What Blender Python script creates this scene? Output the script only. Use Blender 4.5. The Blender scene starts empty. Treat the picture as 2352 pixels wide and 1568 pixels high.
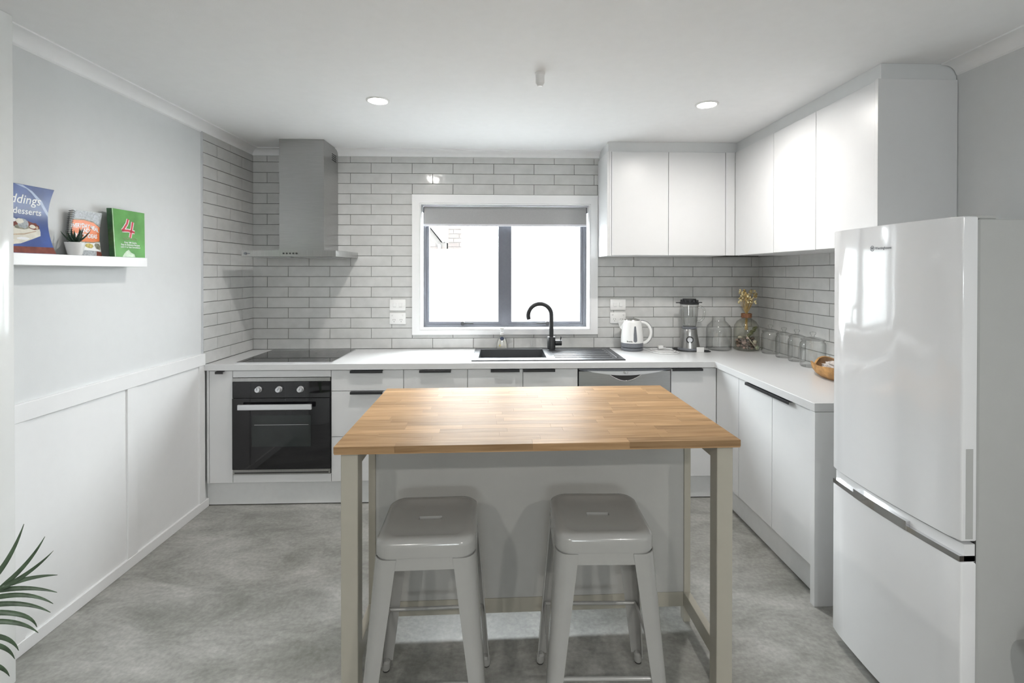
import bpy, bmesh, math, random
from mathutils import Vector, Matrix
random.seed(7)
S = bpy.context.scene
COL = S.collection
W = 3.857          # room width (left wall X=0, right wall X=W, window wall Y=0, floor Z=0)
CEIL = 2.39

# ------------------------------------------------------------------ camera
F, U0, V0, YAW, PIT, ROLL = 1122.59, 1193.62, 632.29, 0.0369, -0.0059, 0.0008
CAMP = Vector((1.859, -3.7172, 1.4744))
fw = Vector((math.sin(YAW)*math.cos(PIT), math.cos(YAW)*math.cos(PIT), math.sin(PIT)))
rr = fw.cross(Vector((0, 0, 1))).normalized(); uu = rr.cross(fw)
rt = rr*math.cos(ROLL)+uu*math.sin(ROLL); up = uu*math.cos(ROLL)-rr*math.sin(ROLL)
cd = bpy.data.cameras.new('camera'); cam = bpy.data.objects.new('camera', cd); COL.objects.link(cam)
m = Matrix((rt, up, -fw)).transposed().to_4x4(); m.translation = CAMP
cam.matrix_world = m
cd.sensor_width = 36; cd.sensor_fit = 'HORIZONTAL'; cd.lens = F/2352*36
cd.shift_x = (1176-U0)/2352; cd.shift_y = (V0-784)/2352; cd.clip_start = .02
S.camera = cam
S.cycles.transparent_max_bounces = 24

# ------------------------------------------------------------------ world, light, exposure
SKY = 24.0
DOWNLIGHT = 6.8
wd = bpy.data.worlds.new('overcast_sky'); S.world = wd; wd.use_nodes = True
bg = wd.node_tree.nodes['Background']
bg.inputs[0].default_value = (.93, .965, 1, 1); bg.inputs[1].default_value = SKY
vs = S.view_settings
vs.view_transform = 'Standard'; vs.look = 'None'; vs.gamma = 1; vs.exposure = 0.74
try: vs.use_curve_mapping = False
except Exception: pass
def portal(name, loc, rot, sx, sy):
    l = bpy.data.lights.new(name, 'AREA'); l.shape = 'RECTANGLE'; l.size = sx; l.size_y = sy
    l.cycles.is_portal = True
    o = bpy.data.objects.new(name, l); o.location = loc; o.rotation_euler = rot; COL.objects.link(o)
portal('window_daylight', (1.89, .21, 1.51), (-math.pi/2, 0, 0), 1.30, .97)
portal('window_fill_daylight', (1.875, -6.52, 1.90), (math.pi/2, 0, 0), .75, .50)  # portal for sky fill through the added window behind the camera

# ------------------------------------------------------------------ materials
def new_mat(name):
    m = bpy.data.materials.new(name); m.use_nodes = True
    nt = m.node_tree; b = nt.nodes['Principled BSDF']
    return m, nt, b
def mat(name, col, rough=.5, metal=0, spec=.5, noise=0, nscale=20, bump=0, bscale=60, coat=0, sheen=0, aniso=None, rnd=0):
    m, nt, b = new_mat(name)
    c = (*col, 1)
    b.inputs['Base Color'].default_value = c
    b.inputs['Roughness'].default_value = rough; b.inputs['Metallic'].default_value = metal
    b.inputs['Specular IOR Level'].default_value = spec
    b.inputs['Coat Weight'].default_value = coat; b.inputs['Coat Roughness'].default_value = .05
    tc = nt.nodes.new('ShaderNodeTexCoord')
    src = tc.outputs['Object']
    if aniso:
        mp = nt.nodes.new('ShaderNodeMapping'); mp.inputs['Scale'].default_value = aniso
        nt.links.new(src, mp.inputs[0]); src = mp.outputs[0]
    if noise or rnd:
        hs = nt.nodes.new('ShaderNodeHueSaturation'); hs.inputs['Color'].default_value = c
        add = nt.nodes.new('ShaderNodeMath'); add.operation = 'ADD'; add.inputs[0].default_value = 1; add.inputs[1].default_value = 0
        if noise:
            n = nt.nodes.new('ShaderNodeTexNoise'); n.inputs['Scale'].default_value = nscale; n.inputs['Detail'].default_value = 5
            nt.links.new(src, n.inputs['Vector'])
            mr = nt.nodes.new('ShaderNodeMapRange'); mr.inputs[3].default_value = 1-noise; mr.inputs[4].default_value = 1+noise
            mr.inputs[1].default_value = .3; mr.inputs[2].default_value = .7
            nt.links.new(n.outputs['Fac'], mr.inputs[0]); nt.links.new(mr.outputs[0], add.inputs[0])
        if rnd:
            oi = nt.nodes.new('ShaderNodeObjectInfo'); mr2 = nt.nodes.new('ShaderNodeMapRange')
            mr2.inputs[3].default_value = -rnd; mr2.inputs[4].default_value = rnd
            nt.links.new(oi.outputs['Random'], mr2.inputs[0]); nt.links.new(mr2.outputs[0], add.inputs[1])
        nt.links.new(add.outputs[0], hs.inputs['Value']); nt.links.new(hs.outputs[0], b.inputs['Base Color'])
    if bump:
        n2 = nt.nodes.new('ShaderNodeTexNoise'); n2.inputs['Scale'].default_value = bscale; n2.inputs['Detail'].default_value = 3
        nt.links.new(src, n2.inputs['Vector'])
        bp = nt.nodes.new('ShaderNodeBump'); bp.inputs['Strength'].default_value = bump; bp.inputs['Distance'].default_value = .002
        nt.links.new(n2.outputs['Fac'], bp.inputs['Height']); nt.links.new(bp.outputs[0], b.inputs['Normal'])
    return m
M = {}
M['wall'] = mat('wall_paint', (.70, .715, .72), .6, noise=.01, bump=.08, bscale=180)
M['living'] = mat('taupe_living_wall', (.62, .615, .60), .7, noise=.02, bump=.08, bscale=180)
M['wallwhite'] = mat('white_trim_paint', (.83, .835, .84), .35, noise=.008, bump=.02, bscale=40)
M['nib'] = mat('gloss_white_paint', (.78, .79, .78), .12, noise=.01, bump=.05, bscale=4)
M['ceil'] = mat('ceiling_paint', (.90, .905, .91), .8, noise=.01, bump=.1, bscale=220)
M['cab'] = mat('white_cabinet_laminate', (.735, .74, .745), .33, noise=.006, bump=.02, bscale=90)
M['cabin'] = mat('cabinet_carcass_white', (.72, .72, .72), .5, noise=.01)
M['kick'] = mat('kickboard_grey', (.70, .71, .71), .45, noise=.02, nscale=30)
M['counter'] = mat('white_worktop', (.66, .665, .67), .22, noise=.02, nscale=300, bump=.01)
M['black'] = mat('matte_black_metal', (.022, .023, .025), .38, noise=.1, nscale=80)
M['blackgran'] = mat('black_granite_composite', (.035, .036, .04), .36, noise=.25, nscale=400, bump=.15, bscale=500)
M['blackglass'] = mat('black_glass', (.008, .008, .01), .035, spec=.6, noise=.05)
M['ovenwin'] = mat('oven_window_glass', (.02, .025, .025), .05, spec=.6, noise=.2, nscale=6)
M['steel'] = mat('brushed_stainless', (.42, .42, .415), .30, 1, noise=.06, nscale=12, aniso=(1, 1, 40))
M['steelh'] = mat('brushed_stainless_horizontal', (.42, .42, .41), .30, 1, noise=.08, nscale=10, aniso=(40, 1, 1))
M['chrome'] = mat('chrome', (.75, .75, .76), .08, 1, noise=.02)
M['alusilver'] = mat('satin_silver', (.72, .73, .75), .3, .6, noise=.02)
M['alu'] = mat('grey_window_aluminium', (.115, .12, .14), .4, .2, noise=.04, nscale=60)
M['blind'] = mat('grey_blind_fabric', (.36, .36, .36), .85, noise=.06, nscale=300, bump=.3, bscale=500)
M['blindbar'] = mat('blind_bottom_bar', (.62, .62, .66), .4, noise=.02)
M['plastic'] = mat('white_plastic', (.82, .82, .81), .3, noise=.01)
M['plasticgrey'] = mat('grey_plastic', (.16, .17, .19), .42, noise=.15, nscale=200)
M['dark'] = mat('dark_slot', (.03, .03, .03), .6, noise=.1)
M['groutm'] = mat('dark_grout', (.20, .20, .19), .9, noise=.1, nscale=120)
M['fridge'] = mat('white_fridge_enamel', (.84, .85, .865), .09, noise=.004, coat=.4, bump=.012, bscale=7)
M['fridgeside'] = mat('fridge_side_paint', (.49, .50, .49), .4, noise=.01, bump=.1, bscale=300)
M['stool'] = mat('light_grey_painted_steel', (.365, .365, .35), .2, noise=.02, nscale=15, coat=.3)
M['island'] = mat('off_white_island_paint', (.44, .42, .355), .42, noise=.02, nscale=18)
M['islandpanel'] = mat('off_white_island_panel', (.49, .49, .47), .42, noise=.015, nscale=18)
M['rubber'] = mat('black_rubber', (.02, .02, .02), .7, noise=.1)
M['cork'] = mat('cork', (.22, .10, .05), .85, noise=.3, nscale=120, bump=.4, bscale=200)
M['straw'] = mat('dried_straw', (.48, .34, .13), .8, noise=.25, nscale=60)
M['flower'] = mat('dried_pale_flower', (.68, .58, .33), .8, noise=.25, nscale=90, rnd=.15)
M['drygreen'] = mat('dried_green_leaf', (.10, .11, .04), .8, noise=.3, nscale=60)
M['potp1'] = mat('potpourri_pink', (.45, .33, .30), .8, noise=.3, nscale=70, rnd=.2)
M['potp2'] = mat('potpourri_brown', (.10, .07, .05), .85, noise=.4, nscale=70, rnd=.3)
M['potp3'] = mat('potpourri_pale', (.62, .58, .48), .8, noise=.2, nscale=70, rnd=.15)
M['potp4'] = mat('pale_green_pebble', (.52, .58, .46), .7, noise=.2, nscale=50)
M['bowlwood'] = mat('rough_wooden_bowl', (.40, .21, .07), .65, noise=.45, nscale=22, bump=.5, bscale=60)
M['bowlin'] = mat('dark_bowl_inside', (.16, .085, .035), .7, noise=.4, nscale=25, bump=.4, bscale=60)
M['lace'] = mat('pale_mesh_cloth', (.50, .45, .42), .8, noise=.4, nscale=120, bump=.6, bscale=160)
M['soap'] = mat('pale_liquid_soap', (.80, .79, .74), .15, noise=.05, nscale=30)
M['navy'] = mat('navy_label', (.03, .045, .09), .4, noise=.1)
M['palm'] = mat('palm_leaf', (.075, .12, .07), .38, noise=.35, nscale=40, rnd=.15)
M['palmstem'] = mat('palm_stem', (.10, .16, .06), .5, noise=.2)
M['succ'] = mat('dark_succulent_leaf', (.014, .04, .022), .45, noise=.4, nscale=60, rnd=.2)
M['soil'] = mat('dark_soil', (.05, .035, .025), .95, noise=.4, nscale=90, bump=.6)
M['pot'] = mat('white_ceramic', (.78, .78, .77), .25, noise=.015)
M['paper'] = mat('page_paper', (.80, .79, .75), .8, noise=.05, nscale=300)
M['bblue'] = mat('blue_cover', (.045, .085, .28), .32, noise=.35, nscale=9)
M['bbluel'] = mat('pale_blue_cover_sheen', (.42, .50, .68), .3, noise=.15, nscale=14)
M['bmaroon'] = mat('maroon_cover', (.20, .055, .04), .25, noise=.3, nscale=40)
M['bcream'] = mat('cream_print', (.72, .69, .60), .4, noise=.12, nscale=40)
M['btan'] = mat('tan_print', (.45, .33, .22), .4, noise=.3, nscale=60)
M['bwhite'] = mat('white_print', (.86, .87, .88), .35, noise=.02)
M['bgrey'] = mat('grey_print', (.38, .40, .42), .35, noise=.35, nscale=120)
M['borange'] = mat('orange_print', (.78, .20, .055), .35, noise=.08, nscale=40)
M['bfood'] = mat('dark_food_photo_print', (.22, .21, .15), .4, noise=.6, nscale=70)
M['byellow'] = mat('yellow_print', (.55, .45, .12), .4, noise=.4, nscale=90)
M['bgreen'] = mat('green_cover', (.13, .36, .10), .25, noise=.2, nscale=10)
M['bgreend'] = mat('dark_green_spine', (.03, .10, .04), .4, noise=.3, nscale=50)
M['bred'] = mat('red_print', (.55, .06, .08), .35, noise=.08)
M['bpale'] = mat('pale_green_print', (.55, .68, .52), .35, noise=.25, nscale=50)
M['bfaint'] = mat('faint_olive_print', (.27, .36, .17), .35, noise=.15, nscale=60)
M['coil'] = mat('dark_wire_coil', (.05, .05, .05), .3, .7, noise=.1)
M['extwall'] = mat('white_rendered_wall', (.80, .81, .82), .9, noise=.04, nscale=12, bump=.6, bscale=40)
M['brick'] = mat('weathered_brick', (.030, .0235, .021), .9, noise=.25, nscale=9, rnd=.12)
M['mortar'] = mat('brick_mortar', (.031, .0285, .0265), .95, noise=.1, nscale=30)
M['roof'] = mat('roof_tile', (.035, .033, .033), .9, noise=.3)
M['ground'] = mat('concrete_ground', (.4, .4, .39), .9, noise=.15, nscale=6)
M['cable'] = mat('white_cable', (.80, .80, .80), .4, noise=.02)
M['bag'] = mat('dark_brown_leather', (.05, .04, .032), .6, noise=.35, nscale=40, bump=.3)

def glass(name, tint=(1, 1, 1), ior=1.45, rough=.0, edge=.5, dark=.9):
    m, nt, b = new_mat(name)
    nt.nodes.remove(b); out = nt.nodes['Material Output']
    tr = nt.nodes.new('ShaderNodeBsdfTransparent'); tr.inputs[0].default_value = (*tint, 1)
    gl = nt.nodes.new('ShaderNodeBsdfGlossy'); gl.inputs['Roughness'].default_value = rough; gl.inputs[0].default_value = (1, 1, 1, 1)
    fr = nt.nodes.new('ShaderNodeFresnel'); fr.inputs[0].default_value = ior
    n = nt.nodes.new('ShaderNodeTexNoise'); n.inputs['Scale'].default_value = 3
    bp = nt.nodes.new('ShaderNodeBump'); bp.inputs['Strength'].default_value = .02; bp.inputs['Distance'].default_value = .01
    nt.links.new(n.outputs['Fac'], bp.inputs['Height']); nt.links.new(bp.outputs[0], gl.inputs['Normal'])
    mx = nt.nodes.new('ShaderNodeMixShader')
    lw = nt.nodes.new('ShaderNodeLayerWeight'); lw.inputs[0].default_value = edge
    cr = nt.nodes.new('ShaderNodeValToRGB'); cr.color_ramp.elements[0].color = (*tint, 1); cr.color_ramp.elements[0].position = .25
    cr.color_ramp.elements[1].color = (tint[0]*dark, tint[1]*dark, tint[2]*dark, 1)
    nt.links.new(lw.outputs['Facing'], cr.inputs[0]); nt.links.new(cr.outputs[0], tr.inputs[0])
    ge = nt.nodes.new('ShaderNodeNewGeometry'); mr = nt.nodes.new('ShaderNodeMapRange'); mr.inputs[3].default_value = ior; mr.inputs[4].default_value = 1/ior
    nt.links.new(ge.outputs['Backfacing'], mr.inputs[0]); nt.links.new(mr.outputs[0], fr.inputs[0])
    nt.links.new(fr.outputs[0], mx.inputs[0]); nt.links.new(tr.outputs[0], mx.inputs[1]); nt.links.new(gl.outputs[0], mx.inputs[2])
    nt.links.new(mx.outputs[0], out.inputs[0])
    return m
M['pane'] = glass('window_glass', (.97, .985, .98))
M['glass'] = glass('jar_glass', (.95, .955, .95), 1.7, 0, .5, .60)
M['glass2'] = glass('vase_glass', (.95, .95, .90), 1.7, 0, .5, .60)

def emis(name, col, st):
    m, nt, b = new_mat(name)
    b.inputs['Base Color'].default_value = (.9, .9, .9, 1)
    b.inputs['Emission Color'].default_value = (*col, 1); b.inputs['Emission Strength'].default_value = st
    n = nt.nodes.new('ShaderNodeTexNoise'); n.inputs['Scale'].default_value = 40
    mr = nt.nodes.new('ShaderNodeMapRange'); mr.inputs[3].default_value = .1; mr.inputs[4].default_value = .2
    nt.links.new(n.outputs['Fac'], mr.inputs[0]); nt.links.new(mr.outputs[0], b.inputs['Roughness'])
    return m
M['lamp'] = emis('lamp_diffuser', (1, .985, .95), 22)

def tile_mat():
    m, nt, b = new_mat('grey_glazed_tile')
    tc = nt.nodes.new('ShaderNodeTexCoord'); oi = nt.nodes.new('ShaderNodeObjectInfo')
    ad = nt.nodes.new('ShaderNodeVectorMath'); ad.operation = 'ADD'
    sc = nt.nodes.new('ShaderNodeVectorMath'); sc.operation = 'SCALE'; sc.inputs[3].default_value = 40
    nt.links.new(oi.outputs['Random'], sc.inputs[0]); nt.links.new(tc.outputs['Object'], ad.inputs[0]); nt.links.new(sc.outputs[0], ad.inputs[1])
    n = nt.nodes.new('ShaderNodeTexNoise'); n.inputs['Scale'].default_value = 14; n.inputs['Detail'].default_value = 6
    nt.links.new(ad.outputs[0], n.inputs['Vector'])
    cr = nt.nodes.new('ShaderNodeValToRGB')
    cr.color_ramp.elements[0].position = .3; cr.color_ramp.elements[0].color = (.555, .56, .55, 1)
    cr.color_ramp.elements[1].position = .75; cr.color_ramp.elements[1].color = (.635, .635, .625, 1)
    nt.links.new(n.outputs['Fac'], cr.inputs[0]); nt.links.new(cr.outputs[0], b.inputs['Base Color'])
    b.inputs['Roughness'].default_value = .12
    n2 = nt.nodes.new('ShaderNodeTexNoise'); n2.inputs['Scale'].default_value = 16; n2.inputs['Detail'].default_value = 1
    nt.links.new(ad.outputs[0], n2.inputs['Vector'])
    bp = nt.nodes.new('ShaderNodeBump'); bp.inputs['Strength'].default_value = .35; bp.inputs['Distance'].default_value = .0035
    nt.links.new(n2.outputs['Fac'], bp.inputs['Height']); nt.links.new(bp.outputs[0], b.inputs['Normal'])
    return m
M['tile'] = tile_mat()

def wood_mat():
    m, nt, b = new_mat('oiled_oak_staves')
    tc = nt.nodes.new('ShaderNodeTexCoord'); oi = nt.nodes.new('ShaderNodeObjectInfo')
    sc = nt.nodes.new('ShaderNodeVectorMath'); sc.operation = 'SCALE'; sc.inputs[3].default_value = 30
    ad = nt.nodes.new('ShaderNodeVectorMath'); ad.operation = 'ADD'
    nt.links.new(oi.outputs['Random'], sc.inputs[0]); nt.links.new(tc.outputs['Object'], ad.inputs[0]); nt.links.new(sc.outputs[0], ad.inputs[1])
    mp = nt.nodes.new('ShaderNodeMapping'); mp.inputs['Scale'].default_value = (2.2, 34, 34)
    nt.links.new(ad.outputs[0], mp.inputs[0])
    n = nt.nodes.new('ShaderNodeTexNoise'); n.inputs['Scale'].default_value = 2.4; n.inputs['Detail'].default_value = 8; n.inputs['Distortion'].default_value = .4
    nt.links.new(mp.outputs[0], n.inputs['Vector'])
    cr = nt.nodes.new('ShaderNodeValToRGB')
    e = cr.color_ramp.elements
    e[0].position = .25; e[0].color = (.27, .15, .062, 1); e[1].position = .8; e[1].color = (.47, .295, .145, 1)
    nt.links.new(n.outputs['Fac'], cr.inputs[0])
    hs = nt.nodes.new('ShaderNodeHueSaturation')
    mr = nt.nodes.new('ShaderNodeMapRange'); mr.inputs[3].default_value = .80; mr.inputs[4].default_value = 1.18
    nt.links.new(oi.outputs['Random'], mr.inputs[0]); nt.links.new(mr.outputs[0], hs.inputs['Value'])
    hs.inputs['Saturation'].default_value = .92
    nt.links.new(cr.outputs[0], hs.inputs['Color']); nt.links.new(hs.outputs[0], b.inputs['Base Color'])
    b.inputs['Roughness'].default_value = .44; b.inputs['Specular IOR Level'].default_value = .03
    bp = nt.nodes.new('ShaderNodeBump'); bp.inputs['Strength'].default_value = .15; bp.inputs['Distance'].default_value = .001
    nt.links.new(n.outputs['Fac'], bp.inputs['Height']); nt.links.new(bp.outputs[0], b.inputs['Normal'])
    return m
M['oak'] = wood_mat()

def floor_mat():
    m, nt, b = new_mat('concrete_look_vinyl')
    tc = nt.nodes.new('ShaderNodeTexCoord')
    n = nt.nodes.new('ShaderNodeTexNoise'); n.inputs['Scale'].default_value = 2.2; n.inputs['Detail'].default_value = 10; n.inputs['Roughness'].default_value = .70; n.inputs['Distortion'].default_value = .5
    mp = nt.nodes.new('ShaderNodeMapping'); mp.inputs['Scale'].default_value = (1, 1.9, 1)
    nt.links.new(tc.outputs['Object'], mp.inputs[0]); nt.links.new(mp.outputs[0], n.inputs['Vector'])
    cr = nt.nodes.new('ShaderNodeValToRGB'); e = cr.color_ramp.elements
    e[0].position = .34; e[0].color = (.205, .207, .186, 1); e[1].position = .67; e[1].color = (.455, .45, .428, 1)
    k = cr.color_ramp.elements.new(.5); k.color = (.325, .324, .302, 1)
    nt.links.new(n.outputs['Fac'], cr.inputs[0])
    n3 = nt.nodes.new('ShaderNodeTexNoise'); n3.inputs['Scale'].default_value = 60; n3.inputs['Detail'].default_value = 6
    nt.links.new(tc.outputs['Object'], n3.inputs['Vector'])
    mx = nt.nodes.new('ShaderNodeMix'); mx.data_type = 'RGBA'; mx.blend_type = 'OVERLAY'; mx.inputs[0].default_value = .35
    nt.links.new(cr.outputs[0], mx.inputs[6]); nt.links.new(n3.outputs['Fac'], mx.inputs[7])
    nt.links.new(mx.outputs[2], b.inputs['Base Color'])
    b.inputs['Roughness'].default_value = .42
    bp = nt.nodes.new('ShaderNodeBump'); bp.inputs['Strength'].default_value = .15; bp.inputs['Distance'].default_value = .001
    nt.links.new(n3.outputs['Fac'], bp.inputs['Height']); nt.links.new(bp.outputs[0], b.inputs['Normal'])
    return m
M['floor'] = floor_mat()

# ------------------------------------------------------------------ helpers
ROOT = {}
def bm_new(): return bmesh.new()
def box(bm, x0, x1, y0, y1, z0, z1, bev=0, seg=1):
    x0, x1 = min(x0, x1), max(x0, x1); y0, y1 = min(y0, y1), max(y0, y1); z0, z1 = min(z0, z1), max(z0, z1)
    v = [bm.verts.new(p) for p in ((x0, y0, z0), (x1, y0, z0), (x1, y1, z0), (x0, y1, z0), (x0, y0, z1), (x1, y0, z1), (x1, y1, z1), (x0, y1, z1))]
    fs = [bm.faces.new([v[i] for i in f]) for f in ((0, 3, 2, 1), (4, 5, 6, 7), (0, 1, 5, 4), (1, 2, 6, 5), (2, 3, 7, 6), (3, 0, 4, 7))]
    if bev:
        es = list({e for f in fs for e in f.edges})
        bmesh.ops.bevel(bm, geom=es, offset=bev, segments=seg, affect='EDGES', profile=.5)
    return bm
def B(*a, **k):
    return box(bmesh.new(), *a, **k)
def lathe(bm, prof, c=(0, 0, 0), n=28, cap0=True, cap1=True):
    rings = []
    for r, z in prof:
        if r < 1e-6: rings.append([bm.verts.new((c[0], c[1], c[2]+z))])
        else: rings.append([bm.verts.new((c[0]+r*math.cos(2*math.pi*i/n), c[1]+r*math.sin(2*math.pi*i/n), c[2]+z)) for i in range(n)])
    for a, b in zip(rings, rings[1:]):
        for i in range(n):
            j = (i+1) % n
            if len(a) == 1 and len(b) == 1: continue
            if len(a) == 1: bm.faces.new((a[0], b[j], b[i]))
            elif len(b) == 1: bm.faces.new((a[i], a[j], b[0]))
            else: bm.faces.new((a[i], a[j], b[j], b[i]))
    if cap0 and len(rings[0]) > 1: bm.faces.new(rings[0][::-1])
    if cap1 and len(rings[-1]) > 1: bm.faces.new(rings[-1])
    return bm
def tube(bm, pts, rad, n=10, cap=True, flat=None):
    pts = [Vector(p) for p in pts]
    if not isinstance(rad, (list, tuple)): rad = [rad]*len(pts)
    rings = []; nrm = None
    for i, p in enumerate(pts):
        t = (pts[min(i+1, len(pts)-1)]-pts[max(i-1, 0)]).normalized()
        if nrm is None:
            a = Vector((0, 0, 1)) if abs(t.z) < .9 else Vector((0, 1, 0))
            nrm = (a-t*a.dot(t)).normalized()
        else: nrm = (nrm-t*nrm.dot(t)).normalized()
        bn = t.cross(nrm); k = flat or 1
        rings.append([bm.verts.new(p+rad[i]*(nrm*math.cos(2*math.pi*j/n)*k+bn*math.sin(2*math.pi*j/n))) for j in range(n)])
    for a, b in zip(rings, rings[1:]):
        for j in range(n):
            k = (j+1) % n; bm.faces.new((a[j], a[k], b[k], b[j]))
    if cap: bm.faces.new(rings[0][::-1]); bm.faces.new(rings[-1])
    return bm
def cyl(bm, p0, p1, r, n=20, r1=None): return tube(bm, [p0, p1], [r, r if r1 is None else r1], n)
def prism(bm, poly, axis, a0, a1):
    # poly: list of 2D points in the two remaining axes (order XY / XZ / YZ)
    def P(u, v, a):
        return {'X': (a, u, v), 'Y': (u, a, v), 'Z': (u, v, a)}[axis]
    r0 = [bm.verts.new(P(u, v, a0)) for u, v in poly]; r1 = [bm.verts.new(P(u, v, a1)) for u, v in poly]
    n = len(poly)
    for i in range(n): bm.faces.new((r0[i], r0[(i+1) % n], r1[(i+1) % n], r1[i]))
    bm.faces.new(r0[::-1]); bm.faces.new(r1)
    return bm
def slab(bm, us, vs, a0, a1, axis, drop):
    # grid of cells in two axes, thickness a0..a1 along the third, cells for which drop(u,v) is true are left out
    def P(u, v, a): return {'X': (a, u, v), 'Y': (u, a, v), 'Z': (u, v, a)}[axis]
    nu, nv = len(us)-1, len(vs)-1
    keep = [[not drop((us[i]+us[i+1])/2, (vs[j]+vs[j+1])/2) for j in range(nv)] for i in range(nu)]
    cache = {}
    def V(i, j, k):
        if (i, j, k) not in cache: cache[(i, j, k)] = bm.verts.new(P(us[i], vs[j], (a0, a1)[k]))
        return cache[(i, j, k)]
    for i in range(nu):
        for j in range(nv):
            if not keep[i][j]: continue
            bm.faces.new((V(i, j, 0), V(i, j+1, 0), V(i+1, j+1, 0), V(i+1, j, 0)))
            bm.faces.new((V(i, j, 1), V(i+1, j, 1), V(i+1, j+1, 1), V(i, j+1, 1)))
            for di, dj, e in ((-1, 0, ((i, j), (i, j+1))), (1, 0, ((i+1, j+1), (i+1, j))), (0, -1, ((i+1, j), (i, j))), (0, 1, ((i, j+1), (i+1, j+1)))):
                a, b = i+di, j+dj
                if 0 <= a < nu and 0 <= b < nv and keep[a][b]: continue
                (p, q), (r, s) = e
                bm.faces.new((V(p, q, 0), V(p, q, 1), V(r, s, 1), V(r, s, 0)))
    return bm
def finish(name, bm, material, smooth=None):
    bmesh.ops.recalc_face_normals(bm, faces=bm.faces)
    me = bpy.data.meshes.new(name); bm.to_mesh(me); bm.free()
    me.materials.append(M[material] if isinstance(material, str) else material)
    if smooth is not None:
        me.polygons.foreach_set('use_smooth', [True]*len(me.polygons)); me.set_sharp_from_angle(angle=math.radians(smooth))
    return me
def obj(name, bm, material, parent=None, smooth=None, world=True, label=None):
    if parent is not None and world and parent.name in ROOT:
        bm.transform(ROOT[parent.name])
    me = finish(name, bm, material, smooth)
    o = bpy.data.objects.new(name, me); COL.objects.link(o)
    if parent is not None:
        o.parent = parent
        if parent.name in ROOT: ROOT[o.name] = ROOT[parent.name]
    if label: o['label'] = label
    return o
def thing(name, label, cat, loc=(0, 0, 0), rotz=0, group=None):
    o = bpy.data.objects.new(name, None); COL.objects.link(o); o.empty_display_size = .05
    o.location = loc; o.rotation_euler = (0, 0, rotz); o['label'] = label; o['category'] = cat
    if group: o['group'] = group
    ROOT[o.name] = (Matrix.Translation(loc) @ Matrix.Rotation(rotz, 4, 'Z')).inverted()
    return o
def tag(o, label, cat, group=None):
    o['label'] = label; o['category'] = cat
    if group: o['group'] = group
    return o
def struct(name, bm, material, smooth=None):
    o = obj(name, bm, material, None, smooth); o['kind'] = 'structure'; return o
def copy_tree(o, parent=None):
    c = o.copy(); COL.objects.link(c); c.parent = parent
    for ch in list(o.children): copy_tree(ch, c)
    return c
def text_bm(s, size, align='LEFT', extrude=.0002, bold=0, shear=0, spacing=1):
    cu = bpy.data.curves.new('lettering', 'FONT'); cu.body = s; cu.size = size; cu.align_x = align
    cu.extrude = extrude; cu.offset = bold; cu.shear = shear; cu.resolution_u = 3; cu.space_character = spacing
    o = bpy.data.objects.new('lettering', cu); COL.objects.link(o)
    dg = bpy.context.evaluated_depsgraph_get(); dg.update()
    me = bpy.data.meshes.new_from_object(o.evaluated_get(dg))
    bm = bmesh.new(); bm.from_mesh(me)
    bpy.data.objects.remove(o); bpy.data.curves.remove(cu); bpy.data.meshes.remove(me)
    return bm
def orient(bm, origin, ux, uy):
    ux = Vector(ux).normalized(); uy = Vector(uy).normalized(); uz = ux.cross(uy)
    m = Matrix((ux, uy, uz)).transposed().to_4x4(); m.translation = Vector(origin); bm.transform(m); return bm
def merge(dst, src):
    me = bpy.data.meshes.new('tmp'); src.to_mesh(me); src.free(); dst.from_mesh(me); bpy.data.meshes.remove(me); return dst
def decal(poly, fn, cuts=2, off=.0006):
    bm = bmesh.new(); f = bm.faces.new([bm.verts.new((u, v, 0)) for u, v in poly])
    bmesh.ops.triangulate(bm, faces=bm.faces)
    bmesh.ops.subdivide_edges(bm, edges=bm.edges, cuts=cuts, use_grid_fill=True)
    for v in bm.verts: v.co = fn(v.co.x, v.co.y, off)
    return bm
def mapped_text(s, size, u, v, fn, off=.0007, **k):
    bm = text_bm(s, size, extrude=0, **k)
    bmesh.ops.subdivide_edges(bm, edges=[e for e in bm.edges if e.calc_length() > size*.3], cuts=1)
    for w in bm.verts: w.co = fn(u+w.co.x, v+w.co.y, off+w.co.z)
    return bm

# ------------------------------------------------------------------ room shell
YB = -6.4
struct('floor', B(-1.6, W+.15, YB-.15, .25, -.08, 0), 'floor')
struct('ceiling', B(-1.6, W+.15, YB-.15, .25, CEIL, CEIL+.1), 'ceil')
WX0, WX1, WZ0, WZ1 = 1.2433, 2.535, 1.040, 1.995      # window opening
bm = bmesh.new()
slab(bm, [-1.6, WX0, WX1, W+.15], [0, WZ0, WZ1, CEIL], 0, .25, 'Y', lambda u, v: WX0 < u < WX1 and WZ0 < v < WZ1)
wall_back = struct('wall_back', bm, 'groutm')
wall_left = struct('wall_left', B(-.12, 0, -2.0, 0, 0, CEIL), 'wall')
wall_right = struct('wall_right', B(W, W+.15, YB, 0, 0, CEIL), 'wall')
struct('wall_nib', B(-.12, .115, -2.0, -1.9, 0, CEIL, bev=.006, seg=2), 'nib', 40)
struct('wall_passage', B(-1.6, -.12, -2.0, -1.9, 0, CEIL), 'wall')
struct('wall_living', B(-1.75, -1.6, YB, -1.9, 0, CEIL), 'living')
LW = (1.50, 2.25, 1.65, 2.15)      # added unseen window behind the camera, sized for fill light
struct('wall_front', slab(bmesh.new(), [-1.75, LW[0], LW[1], W+.15], [0, LW[2], LW[3], CEIL], YB-.15, YB, 'Y', lambda u, v: LW[0] < u < LW[1] and LW[2] < v < LW[3]), 'living')
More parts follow.
